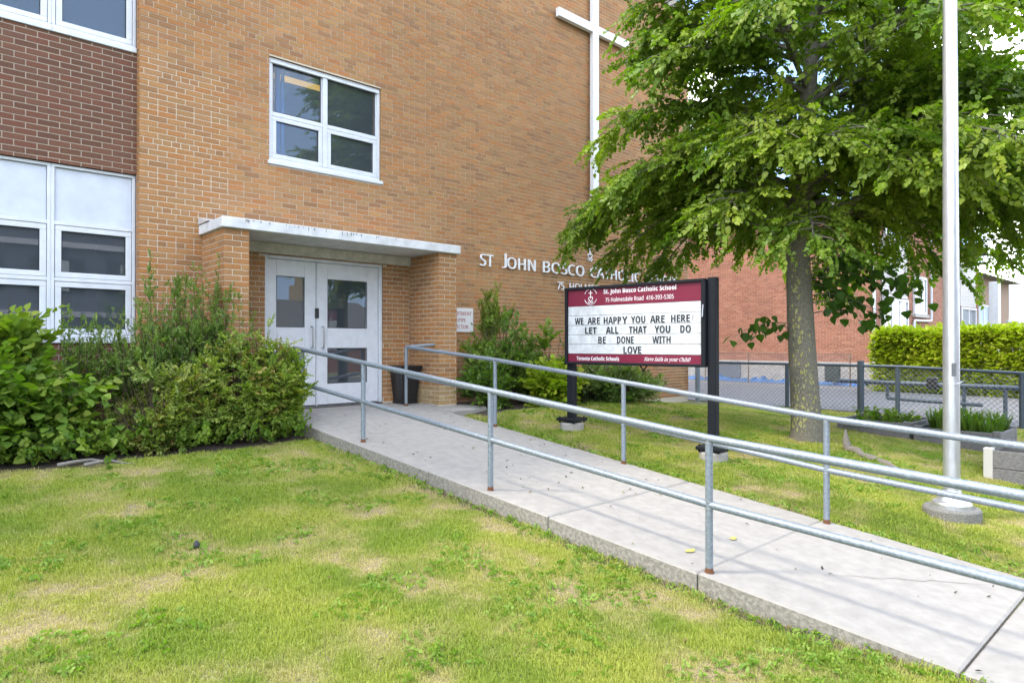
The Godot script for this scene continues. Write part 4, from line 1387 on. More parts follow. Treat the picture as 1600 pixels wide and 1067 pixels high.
func small_things() -> void:
	# black square bin
	var t := thing("waste_bin", "black square tapered plastic bin with panelled sides beside the school door", "bin", Vector3(5.79, 0.773, 0.215))
	var bp := mat("bin_plastic", Color(0.014, 0.014, 0.016), 0.38)
	var b := MB.new()
	var lv := [[0.0, 0.14], [0.035, 0.14], [0.04, 0.132], [0.52, 0.168], [0.525, 0.185], [0.575, 0.197], [0.60, 0.197], [0.605, 0.17]]
	for k in lv.size() - 1:
		for s in 4:
			var bs := Basis(Vector3.UP, s * PI / 2)
			var r0: float = lv[k][1]
			var r1: float = lv[k + 1][1]
			b.quad(bs * Vector3(-r0, lv[k][0], r0), bs * Vector3(r0, lv[k][0], r0), bs * Vector3(r1, lv[k + 1][0], r1), bs * Vector3(-r1, lv[k + 1][0], r1))
	b.quad(Vector3(-.17, .605, .17), Vector3(.17, .605, .17), Vector3(.17, .605, -.17), Vector3(-.17, .605, -.17))
	put("body", b.mesh(), bp, t)
	for s in 4:
		var bs := Basis(Vector3.UP, s * PI / 2)
		for q in [[0.08, 0.24], [0.28, 0.47]]:
			var p := MB.new()
			var ra: float = 0.132 + 0.075 * (q[0] - 0.04)
			var rb: float = 0.132 + 0.075 * (q[1] - 0.04)
			var w := 0.10
			for g in [[-w, -w + 0.012], [w - 0.012, w]]:
				p.quad(bs * Vector3(g[0], q[0], ra + 0.006), bs * Vector3(g[1], q[0], ra + 0.006), bs * Vector3(g[1], q[1], rb + 0.006), bs * Vector3(g[0], q[1], rb + 0.006))
			p.slab(bs * Vector3(-w, q[1] - 0.012, rb - 0.004), bs * Vector3(2 * w, 0, 0), Vector3(0, 0.012, 0), bs * Vector3(0, 0, 0.011))
			p.slab(bs * Vector3(-w, q[0], ra - 0.004), bs * Vector3(2 * w, 0, 0), Vector3(0, 0.012, 0), bs * Vector3(0, 0, 0.011))
			put("panel_moulding", p.mesh(), bp, t)
	# flagpole
	var fp := thing("flagpole", "tall brushed aluminium flagpole on a round concrete base", "flagpole", Vector3(6.87, ground_y(6.87, 7.41) - 0.01, 7.41))
	var alu := mat("aluminium", Color(0.66, 0.68, 0.72), 0.34, {"metal": 0.75, "grain": noise_tex("brushed", 0.02, 0.86, 1.0), "scale3": Vector3(3, 0.5, 3)})
	var sh := MB.new()
	sh.lathe(Vector3.ZERO, [Vector2(0.066, 0.12), Vector2(0.0645, 1.6), Vector2(0.060, 3.2), Vector2(0.05, 6.0), Vector2(0.035, 9.0), Vector2(0.0, 9.02)], 28)
	put("shaft", sh.mesh(), alu, fp)
	var co := MB.new()
	co.lathe(Vector3.ZERO, [Vector2(0.155, 0.10), Vector2(0.155, 0.135), Vector2(0.145, 0.15), Vector2(0.12, 0.165), Vector2(0.085, 0.205), Vector2(0.07, 0.25), Vector2(0.067, 0.26)], 28)
	put("collar", co.mesh(), alu, fp)
	var pl := MB.new()
	pl.lathe(Vector3.ZERO, [Vector2(0.225, -0.2), Vector2(0.225, 0.085), Vector2(0.215, 0.10), Vector2(0.0, 0.10)], 32)
	put("concrete_base", pl.mesh(), mat("rough_concrete", Color(0.36, 0.35, 0.32), 0.95, {"grain": noise_tex("aggregate", 0.09, 0.45, 1.0, FastNoiseLite.TYPE_CELLULAR, 4), "scale": 1.8, "bump": 0.9}), fp)
	var back := Vector3(-0.86, 0, 0.5).normalized()
	var ct := MB.new()
	var hp := back * 0.064 + Vector3(0, 1.27, 0)
	ct.slab(hp + Vector3(0, 0, 0) - back.cross(Vector3.UP) * 0.017, back.cross(Vector3.UP) * 0.034, Vector3(0, 0.115, 0), back * -0.012 + back * 0.022)
	put("cover_plate", ct.mesh(), mat("cover_grey", Color(0.13, 0.14, 0.15), 0.5, {"metal": 0.4}), fp)
	var cl := MB.new()
	cl.tube([Vector3(0.0, 1.215, 0.068), Vector3(0.12, 1.225, 0.07), Vector3(-0.07, 1.20, 0.06)], [0.006, 0.006, 0.006], 6)
	put("cleat", cl.mesh(), alu, fp)
	# dead wood on the lawn
	var grey := mat("driftwood", Color(0.30, 0.27, 0.24), 0.95, {"grain": noise_tex("wood_grain", 0.03, 0.6, 1.0), "scale": 3.0, "bump": 0.8})
	var lg := thing("fallen_branch", "grey weathered dead branch with a stub lying on the grass near the tree", "branch")
	lg.position = Vector3(9.05, ground_y(9.05, 5.9), 5.9)
	var lb := MB.new()
	var pts := []
	var rads := []
	for k in 9:
		var s := k / 8.0
		var x := lerpf(8.95, 8.1, s) + 0.05 * sin(k * 1.7)
		var z := lerpf(5.75, 6.75, s)
		pts.append(Vector3(x, ground_y(x, z) + 0.03 + 0.01 * sin(k * 2.3), z) - lg.position)
		rads.append(lerpf(0.05, 0.028, s) * (1.0 + 0.25 * sin(k * 2.9)))
	lb.tube(pts, rads, 9)
	put("limb", lb.mesh(), grey, lg)
	var sb := MB.new()
	sb.tube([pts[0], pts[0] + Vector3(0.0, 0.10, -0.03), pts[0] + Vector3(0.04, 0.24, -0.05)], [0.06, 0.045, 0.012], 8)
	put("stub", sb.mesh(), grey, lg)
	for q in [[1.0, 1.66, 0.55, "longer pale dead stick lying under the large leaved shrub"], [1.2, 1.75, 0.42, "shorter pale dead stick lying on the lawn edge by the large leaved shrub"]]:
		var tw := MB.new()
		var tp := []
		for k in 5:
			var x: float = q[0] + k * q[2] * 0.25
			var z: float = q[1] + 0.05 * sin(k * 1.9)
			tp.append(Vector3(x, ground_y(x, z) + 0.035 + 0.03 * sin(k * 1.3), z))
		tw.tube(tp, [0.02, 0.018, 0.016, 0.012, 0.006], 7)
		tag(put("dead_stick", tw.mesh(), grey), q[3], "stick", "dead sticks under the shrub")
	var stn := MB.new()
	stn.lathe(Vector3.ZERO, [Vector2(0.0, -0.02), Vector2(0.026, 0.0), Vector2(0.022, 0.018), Vector2(0.008, 0.04), Vector2(0.0, 0.043)], 6)
	tag(put("stone", stn.mesh(), mat("dark_stone", Color(0.03, 0.032, 0.036), 0.7), self, Vector3(1.463, ground_y(1.463, 4.23) + 0.02, 4.23)), "small dark stone alone on the open lawn", "stone")

func litter() -> void:
	var b := MB.new()
	leaf(b, Vector3(0, 0, -0.02), Vector3(0, 0, 1), Vector3(1, 0, 0), 0.04, 0.035, OVATE, 0.5, -0.3, Color.WHITE)
	var xs := []
	var cs := []
	for k in 520:
		var z := rr(0.9, 8.6)
		var on := rng.randf()
		var x := ramp_left(z) - absf(rng.randfn()) * 0.10
		if on < 0.16: x = rr(ramp_left(z) + 0.05, 5.8)
		elif on < 0.42: x = 5.90 + absf(rng.randfn()) * 0.14
		elif on < 0.62: x = rr(-1.0, 3.4)
		elif on < 0.80: x = rr(6.0, 10.5)
		var y := ramp_y(z) + 0.006 if x > ramp_left(z) and x < 5.87 else ground_y(x, z) + 0.025
		xs.append(Transform3D(Basis.from_euler(Vector3(rng.randfn() * 0.25, rng.randf() * TAU, rng.randfn() * 0.25)).scaled(Vector3.ONE * rr(0.35, 1.0)), Vector3(x, y, z)))
		cs.append([Color(.16, .09, .045), Color(.24, .17, .08), Color(.10, .07, .045), Color(.30, .27, .10), Color(.05, .04, .035)][rng.randi() % 5])
	var o := copies("leaf_litter", b.mesh(), leaf_mat("shrub_leaf"), xs, cs)
	o.set_meta("label", "scattered dry leaf bits along the ramp edges and lawn")
	o.set_meta("category", "leaf litter")

# ---------------------------------------------------------------- tree
func crown_r(y: float) -> float:
	if y < 4.0: return lerpf(2.6, 3.0, clampf((y - 2.6) / 1.4, 0, 1))
	if y < 6.8: return lerpf(3.0, 2.25, (y - 4.0) / 2.8)
	return 2.25 * sqrt(maxf(0.02, 1.0 - pow((y - 6.8) / 3.6, 2)))
func linden() -> void:
	var at := Vector3(9.13, ground_y(9.13, 5.14) - 0.02, 5.14)
	var t := thing("linden_tree", "large leafy linden tree with lichen on its trunk between the sign and the flagpole", "tree", at)
	var rt := Vector3(0.74, 0, 0.673)
	var bark := mat("linden_bark", Color(0.36, 0.335, 0.27), 0.95, {"vc": true, "grain": noise_tex("tree_bark", 0.03, 0.45, 1.0, FastNoiseLite.TYPE_SIMPLEX, 5), "scale3": Vector3(5.0, 1.0, 5.0), "bump": 1.2})
	var path := []
	var rad := []
	var prof := [[-0.1, 0.275, 0.0], [0.0, 0.245, 0.0], [0.12, 0.212, 0.0], [0.4, 0.195, -0.02], [1.0, 0.185, -0.05], [1.8, 0.172, -0.09], [2.6, 0.158, -0.12], [3.4, 0.135, -0.10], [4.2, 0.115, -0.02], [5.2, 0.095, 0.06], [6.4, 0.075, 0.10], [7.6, 0.055, 0.05], [8.8, 0.03, 0.0], [9.7, 0.008, 0.02]]
	for p in prof:
		path.append(rt * p[2] + Vector3(0, p[0], 0)); rad.append(p[1])
	var tb := MB.new()
	tb.tube(path, rad, 20, Color(1, 1, 1))
	# lichen in its own blotches, uneven girth
	for i in tb.v.size():
		var p := tb.v[i]
		var d := tb.n[i]
		var w := nz.get_noise_3d(d.x * 90, p.y * 30, d.z * 90)
		tb.v[i] = p + d * 0.02 * w
	put("trunk", tb.mesh(), bark, t)
	# lichen: thin ragged patches
	var lc := MB.new()
	for k in 900:
		var yy := rr(0.15, 2.5)
		var an := rng.randf() * TAU
		var lat := -1.0
		for i in prof.size() - 1:
			if yy >= prof[i][0] and yy < prof[i + 1][0]:
				var f := inverse_lerp(prof[i][0], prof[i + 1][0], yy)
				var r0: float = lerpf(prof[i][1], prof[i + 1][1], f)
				lat = lerpf(prof[i][2], prof[i + 1][2], f)
				var d := Vector3(cos(an), 0, sin(an))
				if nz.get_noise_3d(d.x * 60 + 40, yy * 40, d.z * 60) < -0.02: break
				var ce := rt * lat + Vector3(0, yy, 0) + d * (r0 + 0.02 * nz.get_noise_3d(d.x * 90, yy * 30, d.z * 90) + 0.003)
				var tg := d.cross(Vector3.UP)
				var w := rr(0.006, 0.02)
				var ring := []
				for s in 6:
					var q := TAU * s / 6.0
					ring.append(ce + tg * cos(q) * w * rr(0.5, 1.2) + Vector3.UP * sin(q) * w * rr(0.8, 2.2))
				for s in 6: lc.tri(ce + d * 0.002, ring[(s + 1) % 6], ring[s], Color(.30, .29, .06).lerp(Color(.36, .36, .20), rng.randf()))
				break
	put("lichen", lc.mesh(), mat("lichen", Color(1, 1, 1), 0.95, {"vc": true}), t).set_meta("kind", "stuff")
	# limbs
	var sprays := []
	for s in 4: sprays.append(spray(40 + s, 0.42, 22, 0.056, HEART, {"sag": 0.28, "p0": -1.05, "p1": 0.15, "bracts": [4, 8, 2, 6][s], "stalk": 0.45, "r": 0.0035}))
	var xs := [[], [], [], []]
	var cs := [[], [], [], []]
	var n_limb := 46
	for k in n_limb:
		var f := (k + 0.5) / n_limb
		var y0 := lerpf(2.55, 8.9, pow(f, 1.05))
		var az := k * 2.39996 + rr(-0.25, 0.25)
		var wrapped := fposmod(az, TAU)
		limb(t, trunk_at(prof, rt, y0), az, y0, 0.58 if y0 < 4.6 and wrapped > 2.3 and wrapped < 3.9 else 1.0, bark, xs, cs)
	# lower boughs that reach towards the school, the sign and the flagpole
	for q in [[3.5, 4.0, 2.75], [3.2, 4.3, 3.1], [3.0, 4.6, 3.1], [3.4, 4.2, 3.0], [4.2, 3.95, 2.85], [4.8, 3.7, 2.5], [5.2, 4.05, 2.5], [5.6, 3.9, 2.6], [6.4, 3.7, 2.5], [7.0, 4.1, 2.4], [3.7, 2.9, 1.8], [2.9, 0.6, 3.2], [3.0, 0.95, 3.3], [2.8, 0.3, 3.0], [3.0, 1.3, 2.8], [3.2, 0.75, 3.6], [6.4, 0.5, 3.0], [6.0, 1.1, 3.0], [3.4, 2.2, 2.2], [3.9, 3.25, 1.8], [3.6, 2.5, 2.0], [3.3, 1.8, 2.4],
		[3.6, 0.9, 3.3], [3.9, 0.5, 3.4], [4.3, 0.75, 3.5], [3.4, 1.2, 3.0], [4.8, 0.6, 3.4], [5.4, 0.9, 3.3], [3.5, 0.2, 3.2], [4.1, 1.4, 3.0], [4.6, 0.2, 3.3], [5.9, 0.7, 3.2], [3.3, -0.6, 3.0], [3.4, 5.0, 3.0]]:
		limb(t, trunk_at(prof, rt, q[0]), q[1], q[0], q[2] / crown_r(q[0] + 0.6), bark, xs, cs)
	var lm := leaf_mat("linden_leaf", 0.36)
	for s in 4: copies("crown", sprays[s], lm, xs[s], cs[s], t)
	# low shoots by the trunk whose leaves can be told apart
	var lf := []
	for s in 3:
		var b := MB.new()
		leaf(b, Vector3.ZERO, Vector3(0, 0, 1), Vector3(1, 0, 0), 0.115, 0.115, HEART, 0.12 + 0.08 * s, 0.15, [Color(.075, .15, .03), Color(.09, .175, .034), Color(.06, .125, .028)][s])
		lf.append(b.mesh())
	var shoots := [[2.35, 0.15, 1.25, -0.75], [2.15, -0.25, 1.05, -0.85], [2.5, 0.5, 1.1, -0.6], [1.75, 0.0, 0.85, -0.35], [2.45, -0.05, 1.5, -0.75], [2.0, 0.45, 0.9, -0.6], [2.3, -0.55, 0.9, -0.7], [1.55, 3.3, 0.62, -0.35], [1.6, 2.9, 0.95, -0.45], [2.2, 0.25, 0.7, -0.2], [2.6, 0.3, 1.4, -0.9], [1.9, 0.25, 1.1, -0.5]]
	for q in shoots:
		var st := trunk_at(prof, rt, q[0])
		var d := (rt * cos(q[1]) + Vector3(-0.673, 0, 0.74) * sin(q[1])).normalized()
		var tw := MB.new()
		var pts := []
		var rads := []
		for k in 7:
			var s := k / 6.0
			pts.append(st + d * (0.1 + q[2] * s) + Vector3(0, 0.28 * s + q[3] * s * s, 0))
			rads.append(lerpf(0.009, 0.002, s))
		tw.tube(pts, rads, 5)
		put("twig", tw.mesh(), bark, t)
		var nl := int(21 * q[2])
		for k in nl:
			var s := rr(0.25, 1.0)
			var p: Vector3 = st + d * (0.1 + q[2] * s) + Vector3(0, 0.28 * s + q[3] * s * s, 0) + Vector3(rng.randfn(), rng.randfn(), rng.randfn()) * 0.07
			var o := put("leaf", lf[rng.randi() % 3], lm, t)
			o.transform = grow(p, Vector3(rng.randfn() * 0.6, -1.0, rng.randfn() * 0.6) + d * 0.4, rr(-0.9, 0.9), rr(0.8, 1.15))
func trunk_at(prof: Array, rt: Vector3, y: float) -> Vector3:
	for i in prof.size() - 1:
		if y >= prof[i][0] and y < prof[i + 1][0]:
			return rt * lerpf(prof[i][2], prof[i + 1][2], inverse_lerp(prof[i][0], prof[i + 1][0], y)) + Vector3(0, y, 0)
	return Vector3(0, y, 0)
func limb(t: Node3D, st: Vector3, az: float, y0: float, reach: float, bark: Material, xs: Array, cs: Array) -> void:
	var d := Vector3(cos(az), 0, sin(az))
	var L := crown_r(y0 + 0.6) * reach * rr(0.86, 1.04)
	var rise := lerpf(0.9, 1.2, clampf((y0 - 2.5) / 6.0, 0, 1)) * L * 0.45
	var droop := lerpf(1.25, 0.5, clampf((y0 - 2.5) / 4.5, 0, 1)) * L * 0.42
	var wob := rr(-0.4, 0.4)
	var side := Vector3(-d.z, 0, d.x)
	var at := func(s: float) -> Vector3: return st + d * L * s + side * wob * s * s * L * 0.4 + Vector3(0, rise * s - droop * s * s * s, 0)
	var b := MB.new()
	var pts := []
	var rads := []
	for k in 9:
		pts.append(at.call(k / 8.0)); rads.append(lerpf(0.045 if y0 < 6 else 0.03, 0.006, pow(k / 8.0, 0.7)))
	b.tube(pts, rads, 7)
	var n := int(8.5 * L)
	for k in n:
		var s := lerpf(0.2, 1.0, (k + 0.5) / n)
		var p: Vector3 = at.call(s)
		var fwd: Vector3 = (at.call(minf(s + 0.05, 1.05)) - p).normalized()
		var sg := 1.0 if k % 2 == 0 else -1.0
		var bl := rr(0.45, 1.0) * lerpf(1.0, 0.55, s)
		var bd: Vector3 = (fwd * 0.75 + side * sg * rr(0.6, 1.1) + Vector3(0, rr(-0.1, 0.35), 0)).normalized()
		b.tube([p, p + bd * bl * 0.5 + Vector3(0, 0.02, 0), p + bd * bl + Vector3(0, -0.12 * bl, 0)], [0.009, 0.006, 0.002], 4, Color.WHITE, false)
		var m := maxi(3, int(bl * 12.0))
		for j in m:
			var u := (j + rng.randf()) / m
			var q := p + bd * bl * u + Vector3(rng.randfn() * 0.06, -0.12 * bl * u * u + rng.randfn() * 0.05, rng.randfn() * 0.06)
			var dir := bd + side * rng.randfn() * 0.6 + fwd * rng.randfn() * 0.4 + Vector3(0, rr(-0.75, 0.25), 0)
			add_spray(q, dir, s, xs, cs)
	for j in 5:
		var q: Vector3 = at.call(rr(0.9, 1.02))
		add_spray(q, d + Vector3(rng.randfn() * 0.4, rr(-0.8, 0.0), rng.randfn() * 0.4), 1.0, xs, cs)
	put("branch", b.mesh(), bark, t)
func add_spray(p: Vector3, dir: Vector3, s: float, xs: Array, cs: Array) -> void:
	var k := rng.randi() % 4
	xs[k].append(grow(p, dir, rr(-0.7, 0.7), rr(0.8, 1.2)))
	var m := clampf(0.5 + 1.1 * nz.get_noise_3d(p.x * 55, p.y * 55, p.z * 55) + rr(-0.25, 0.25), 0, 1)
	cs[k].append(Color(.165, .275, .036).lerp(Color(.34, .42, .06), m))

# ---------------------------------------------------------------- shrubs, hedge, planter plants
func shrubs() -> void:
	var small := []
	for s in 3: small.append(spray(100 + s, 0.15, 13, 0.034, SMALL, {"w": 1.35, "sag": 0.0, "p0": -0.8, "p1": 0.8, "stalk": 0.05, "r": 0.0018}))
	var big := []
	for s in 3: big.append(spray(120 + s, 0.28, 10, 0.085, OVATE, {"w": 1.7, "sag": 0.2, "p0": -0.8, "p1": 0.3, "stalk": 0.15, "r": 0.003}))
	var mid := []
	for s in 3: mid.append(spray(140 + s, 0.22, 12, 0.048, OVATE, {"w": 1.7, "sag": 0.1, "p0": -0.6, "p1": 0.6, "stalk": 0.08, "r": 0.002}))
	var needle := []
	for s in 2: needle.append(spray(160 + s, 0.22, 26, 0.034, SMALL, {"w": 0.7, "sag": -0.1, "p0": -0.2, "p1": 1.0, "stalk": 0.0, "r": 0.002}))
	# large leaved shrub at the window
	var a := thing("broadleaf_shrub", "bushy shrub with large pale green leaves under the big left windows", "shrub", Vector3(0.55, 0.55, 0.95))
	a.position = Vector3.ZERO
	shrub(a, Vector3(0.55, 1.12, 1.0), Vector3(0.95, 0.72, 0.62), 90, 8, big, Color(.16, .28, .045), Color(.34, .44, .08), {"low": 0.8})
	shrub(a, Vector3(0.60, 1.80, 0.95), Vector3(0.34, 0.48, 0.30), 20, 7, big, Color(.20, .32, .045), Color(.40, .48, .075), {"low": 1.5, "from": 0.6})
	# low part with leaves one can tell apart
	var lf := []
	for s in 3:
		var b := MB.new()
		leaf(b, Vector3.ZERO, Vector3(0, 0, 1), Vector3(1, 0, 0), 0.095, 0.155, OVATE, 0.1 + 0.1 * s, 0.25, [Color(.22, .35, .055), Color(.17, .29, .05), Color(.30, .41, .07)][s])
		lf.append(b.mesh())
	for k in 240:
		var p := Vector3(rr(0.35, 1.55), 0, rr(1.35, 1.62))
		p.y = ground_y(p.x, p.z) + 0.06 + pow(rng.randf(), 0.8) * 0.75
		p.z -= (p.y - 0.6) * 0.25
		var o := put("leaf", lf[rng.randi() % 3], leaf_mat("shrub_leaf"), a)
		o.transform = grow(p, Vector3(rng.randfn() * 0.7, rr(-0.6, 0.3), 0.6), rr(-0.5, 0.5), rr(0.7, 1.15))
	# spirea: tall upright shoots behind, rounded mass in front
	var c := thing("spirea_shrub", "tall spirea shrub with upright small leaved shoots before the left porch pillar", "shrub")
	shrub(c, Vector3(2.35, 1.28, 0.75), Vector3(0.85, 0.80, 0.42), 190, 15, small, Color(.17, .28, .085), Color(.33, .44, .12), {"low": 0.95, "along": 0.9, "rise": 0.4, "from": 0.35})
	var sh := MB.new()
	var xs := [[], [], []]
	var cs := [[], [], []]
	for k in 175:
		var foot := Vector3(rr(1.15, 3.05), 0, rr(0.45, 1.0))
		foot.y = 1.0
		var h := rr(0.8, 1.55) * (1.0 if foot.x > 1.9 else 0.66)
		if rng.randf() < 0.25: h *= 1.18
		var tip := foot + Vector3(rng.randfn() * 0.14, h, rng.randfn() * 0.08)
		sh.tube([foot, foot.lerp(tip, 0.5) + Vector3(rng.randfn() * 0.02, 0, 0), tip], [0.004, 0.003, 0.001], 4, Color.WHITE, false)
		for j in int(h * 14):
			var f := rr(0.2, 1.0)
			var q := rng.randi() % 3
			xs[q].append(grow(foot.lerp(tip, f), (tip - foot).normalized() + Vector3(rng.randfn(), rng.randfn(), rng.randfn()) * 0.5, rr(-1, 1), rr(0.5, 0.9) * (1.15 - 0.4 * f)))
			cs[q].append(Color(.16, .27, .07).lerp(Color(.30, .40, .09), rng.randf()))
	put("shoots", sh.mesh(), bark_mat(), c).set_meta("kind", "stuff")
	for q in 3: copies("foliage", small[q], leaf_mat("shrub_leaf"), xs[q], cs[q], c)
	var d := thing("rounded_shrub", "rounded small leaved shrub with reddish tips overhanging the ramp landing", "shrub")
	shrub(d, Vector3(2.98, 1.22, 1.2), Vector3(0.66, 0.78, 0.48), 250, 15, small, Color(.19, .31, .06), Color(.42, .49, .10), {"low": 0.95, "from": 0.5, "along": 0.3, "rise": 0.0, "tip": Color(.40, .25, .09)})
	shrub(d, Vector3(3.38, 1.15, 1.15), Vector3(0.30, 0.50, 0.30), 90, 14, small, Color(.22, .36, .055), Color(.44, .53, .09), {"low": 1.1, "from": 0.5, "along": 0.3, "rise": 0.0})
	var d2 := thing("rounded_shrub", "low brownish green shrub between the large leaved shrub and the rounded one", "shrub")
	shrub(d2, Vector3(1.95, 0.98, 1.30), Vector3(0.62, 0.52, 0.38), 190, 14, small, Color(.18, .28, .065), Color(.42, .45, .11), {"low": 0.9, "from": 0.45, "along": 0.3, "rise": 0.0, "tip": Color(.40, .26, .10)})
	var xl := []
	var cl := []
	for k in 480:
		var p := Vector3(rr(0.2, 3.55), 0, 1.30 + rng.randfn() * 0.16)
		p.y = ground_y(p.x, p.z) + absf(rng.randfn()) * 0.14
		xl.append(grow(p, Vector3(rng.randfn() * 0.5, 0.8, 0.5), rr(-1, 1), rr(0.6, 1.1)))
		cl.append(Color(.14, .25, .045).lerp(Color(.31, .40, .075), rng.randf()))
	copies("foliage", mid[0], leaf_mat("shrub_leaf"), xl, cl, d2)
	# shrubs beyond the ramp
	var e := thing("leafy_shrub", "tall loose green shrub against the brick wall right of the porch", "shrub")
	shrub(e, Vector3(7.35, 1.45, 0.78), Vector3(0.82, 0.85, 0.52), 190, 13, small + mid.slice(0, 1), Color(.13, .23, .055), Color(.33, .43, .085), {"low": 1.0, "rise": 0.3, "along": 0.5})
	shrub(e, Vector3(7.25, 2.25, 0.7), Vector3(0.34, 0.40, 0.25), 34, 12, small, Color(.18, .25, .05), Color(.36, .40, .08), {"low": 2.5, "rise": 1.2, "along": 1.5, "from": 0.6})
	shrub(e, Vector3(6.72, 1.02, 1.15), Vector3(0.34, 0.42, 0.3), 70, 12, mid, Color(.07, .15, .035), Color(.17, .27, .055), {"low": 1.0})
	var g := thing("lime_shrub", "shrub with broad lime green leaves behind the left sign post", "shrub")
	shrub(g, Vector3(8.15, 1.25, 1.05), Vector3(0.55, 0.72, 0.42), 110, 11, mid, Color(.14, .25, .04), Color(.31, .40, .07), {"low": 1.0})
	shrub(g, Vector3(7.75, 0.98, 1.62), Vector3(0.36, 0.34, 0.22), 42, 9, big, Color(.30, .43, .035), Color(.45, .52, .06), {"low": 1.0})
	var h := thing("euonymus_shrub", "low spreading shrub with small white edged leaves under the sign", "shrub")
	shrub(h, Vector3(9.35, 0.98, 1.55), Vector3(1.25, 0.50, 0.65), 320, 11, small + mid.slice(0, 1), Color(.11, .20, .045), Color(.44, .49, .26), {"low": 1.0})
	# hedge beyond the lane
	var hd := thing("clipped_hedge", "bright yellow green clipped hedge beyond the lane before the brick houses", "hedge")
	var hx := [[], []]
	var hc := [[], []]
	for k in 9000:
		var p := Vector3(rr(21.3, 22.7), 0, rr(1.9, 8.6))
		var face := rng.randf()
		if face < 0.55: p.x = 21.3 + absf(rng.randfn()) * 0.18
		elif face < 0.65: p.z = 1.9 + absf(rng.randfn()) * 0.15
		p.y = 0.25 + rng.randf() * 1.78
		if face > 0.70: p.y = 2.05 - absf(rng.randfn()) * 0.15
		p += Vector3(1, 1, 1) * 0.10 * nz.get_noise_3d(p.x * 60, p.y * 60, p.z * 60)
		var q := k % 2
		hx[q].append(grow(p, Vector3(-0.7 + rng.randfn() * 0.6, 0.5 + rng.randfn() * 0.4, rng.randfn() * 0.7), rr(-1, 1), rr(1.0, 1.5)))
		hc[q].append(Color(.33, .40, .03).lerp(Color(.58, .60, .055), clampf(0.5 + nz.get_noise_3d(p.x * 70, p.y * 70, p.z * 70) + rr(-.3, .3), 0, 1)))
	for q in 2: copies("foliage", mid[q], leaf_mat("hedge_leaf"), hx[q], hc[q], hd)
	var hw := MB.new()
	for k in 60:
		var z := 2.0 + k * 0.11
		var foot := Vector3(22.0 + rng.randfn() * 0.12, 0.2, z)
		hw.tube([foot, foot + Vector3(rng.randfn() * 0.2, 0.9, rng.randfn() * 0.15), foot + Vector3(rng.randfn() * 0.35, 1.75, rng.randfn() * 0.2)], [0.02, 0.012, 0.004], 5, Color.WHITE, false)
	put("stems", hw.mesh(), bark_mat(), hd).set_meta("kind", "stuff")
	# plants of the raised beds
	var blade := MB.new()
	for k in 16:
		var an := rng.randf() * TAU
		var dir := Vector3(cos(an), 0, sin(an))
		var sd := Vector3(-dir.z, 0, dir.x) * 0.009
		var l := rr(0.2, 0.45)
		var p0 := dir * rr(0, 0.05)
		var p1 := p0 + dir * l * 0.22 + Vector3.UP * l * 0.7
		var p2 := p1 + dir * l * 0.35 + Vector3.UP * l * 0.12
		var tone := rr(0.8, 1.25)
		blade.quad(p0 - sd, p0 + sd, p1 + sd, p1 - sd, Color(tone, tone, tone))
		blade.tri(p1 - sd, p1 + sd, p2, Color(tone, tone, tone))
	var bmesh := blade.mesh()
	var gx := []
	var gc := []
	for k in 48:
		var p := Vector3(rr(11.0, 11.85), 0, rr(6.0, 6.93))
		p.y = ground_y(11.4, 6.4) + 0.16
		gx.append(Transform3D(Basis(Vector3.UP, rng.randf() * TAU).scaled(Vector3.ONE * rr(0.7, 1.1)), p))
		gc.append(Color(.10, .19, .03).lerp(Color(.20, .27, .05), rng.randf()))
	var ly := thing("bed_plant", "tall grassy daylily clump filling the middle planter box", "plant")
	copies("foliage", bmesh, leaf_mat("shrub_leaf"), gx, gc, ly)
	var sd2 := thing("bed_plant", "sparse leafy seedlings growing in the planter box nearest the tree", "plant")
	var sx := []
	var sc := []
	for k in 60:
		var p := Vector3(rr(11.0, 11.85), ground_y(11.4, 5.4) + 0.13, rr(4.95, 5.8))
		sx.append(grow(p, Vector3(rng.randfn() * 0.4, 1, rng.randfn() * 0.4), rr(-1, 1), rr(0.5, 1.1)))
		sc.append(Color(.08, .15, .03).lerp(Color(.2, .27, .05), rng.randf()))
	copies("foliage", mid[1], leaf_mat("shrub_leaf"), sx, sc, sd2)

# ---------------------------------------------------------------- grass
func tuft(seed_: int, blades: int, h: float, spread: float, w: float) -> ArrayMesh:
	var g := RandomNumberGenerator.new()
	g.seed = seed_
	var b := MB.new()
	for k in blades:
		var an := g.randf() * TAU
		var d := Vector3(cos(an), 0, sin(an))
		var sd := Vector3(-d.z, 0, d.x).rotated(Vector3.UP, g.randf_range(-0.8, 0.8)) * w * g.randf_range(0.7, 1.2)
		var p := Vector3(g.randfn() * spread, -0.004, g.randfn() * spread)
		var l := h * g.randf_range(0.5, 1.25)
		var lean := g.randf_range(0.15, 0.9)
		var p1 := p + d * l * lean * 0.4 + Vector3.UP * l * 0.6
		var p2 := p1 + d * l * lean * 0.8 + Vector3.UP * l * (0.42 - 0.3 * lean)
		var t := g.randf_range(0.75, 1.25)
		var c := Color(t, t, t)
		if g.randf() < 0.16: c = Color(1.9 * t, 1.15 * t, 1.7 * t)
		b.quad(p - sd, p + sd, p1 + sd * 0.8, p1 - sd * 0.8, c)
		b.tri(p1 - sd * 0.8, p1 + sd * 0.8, p2, c)
	return b.mesh()
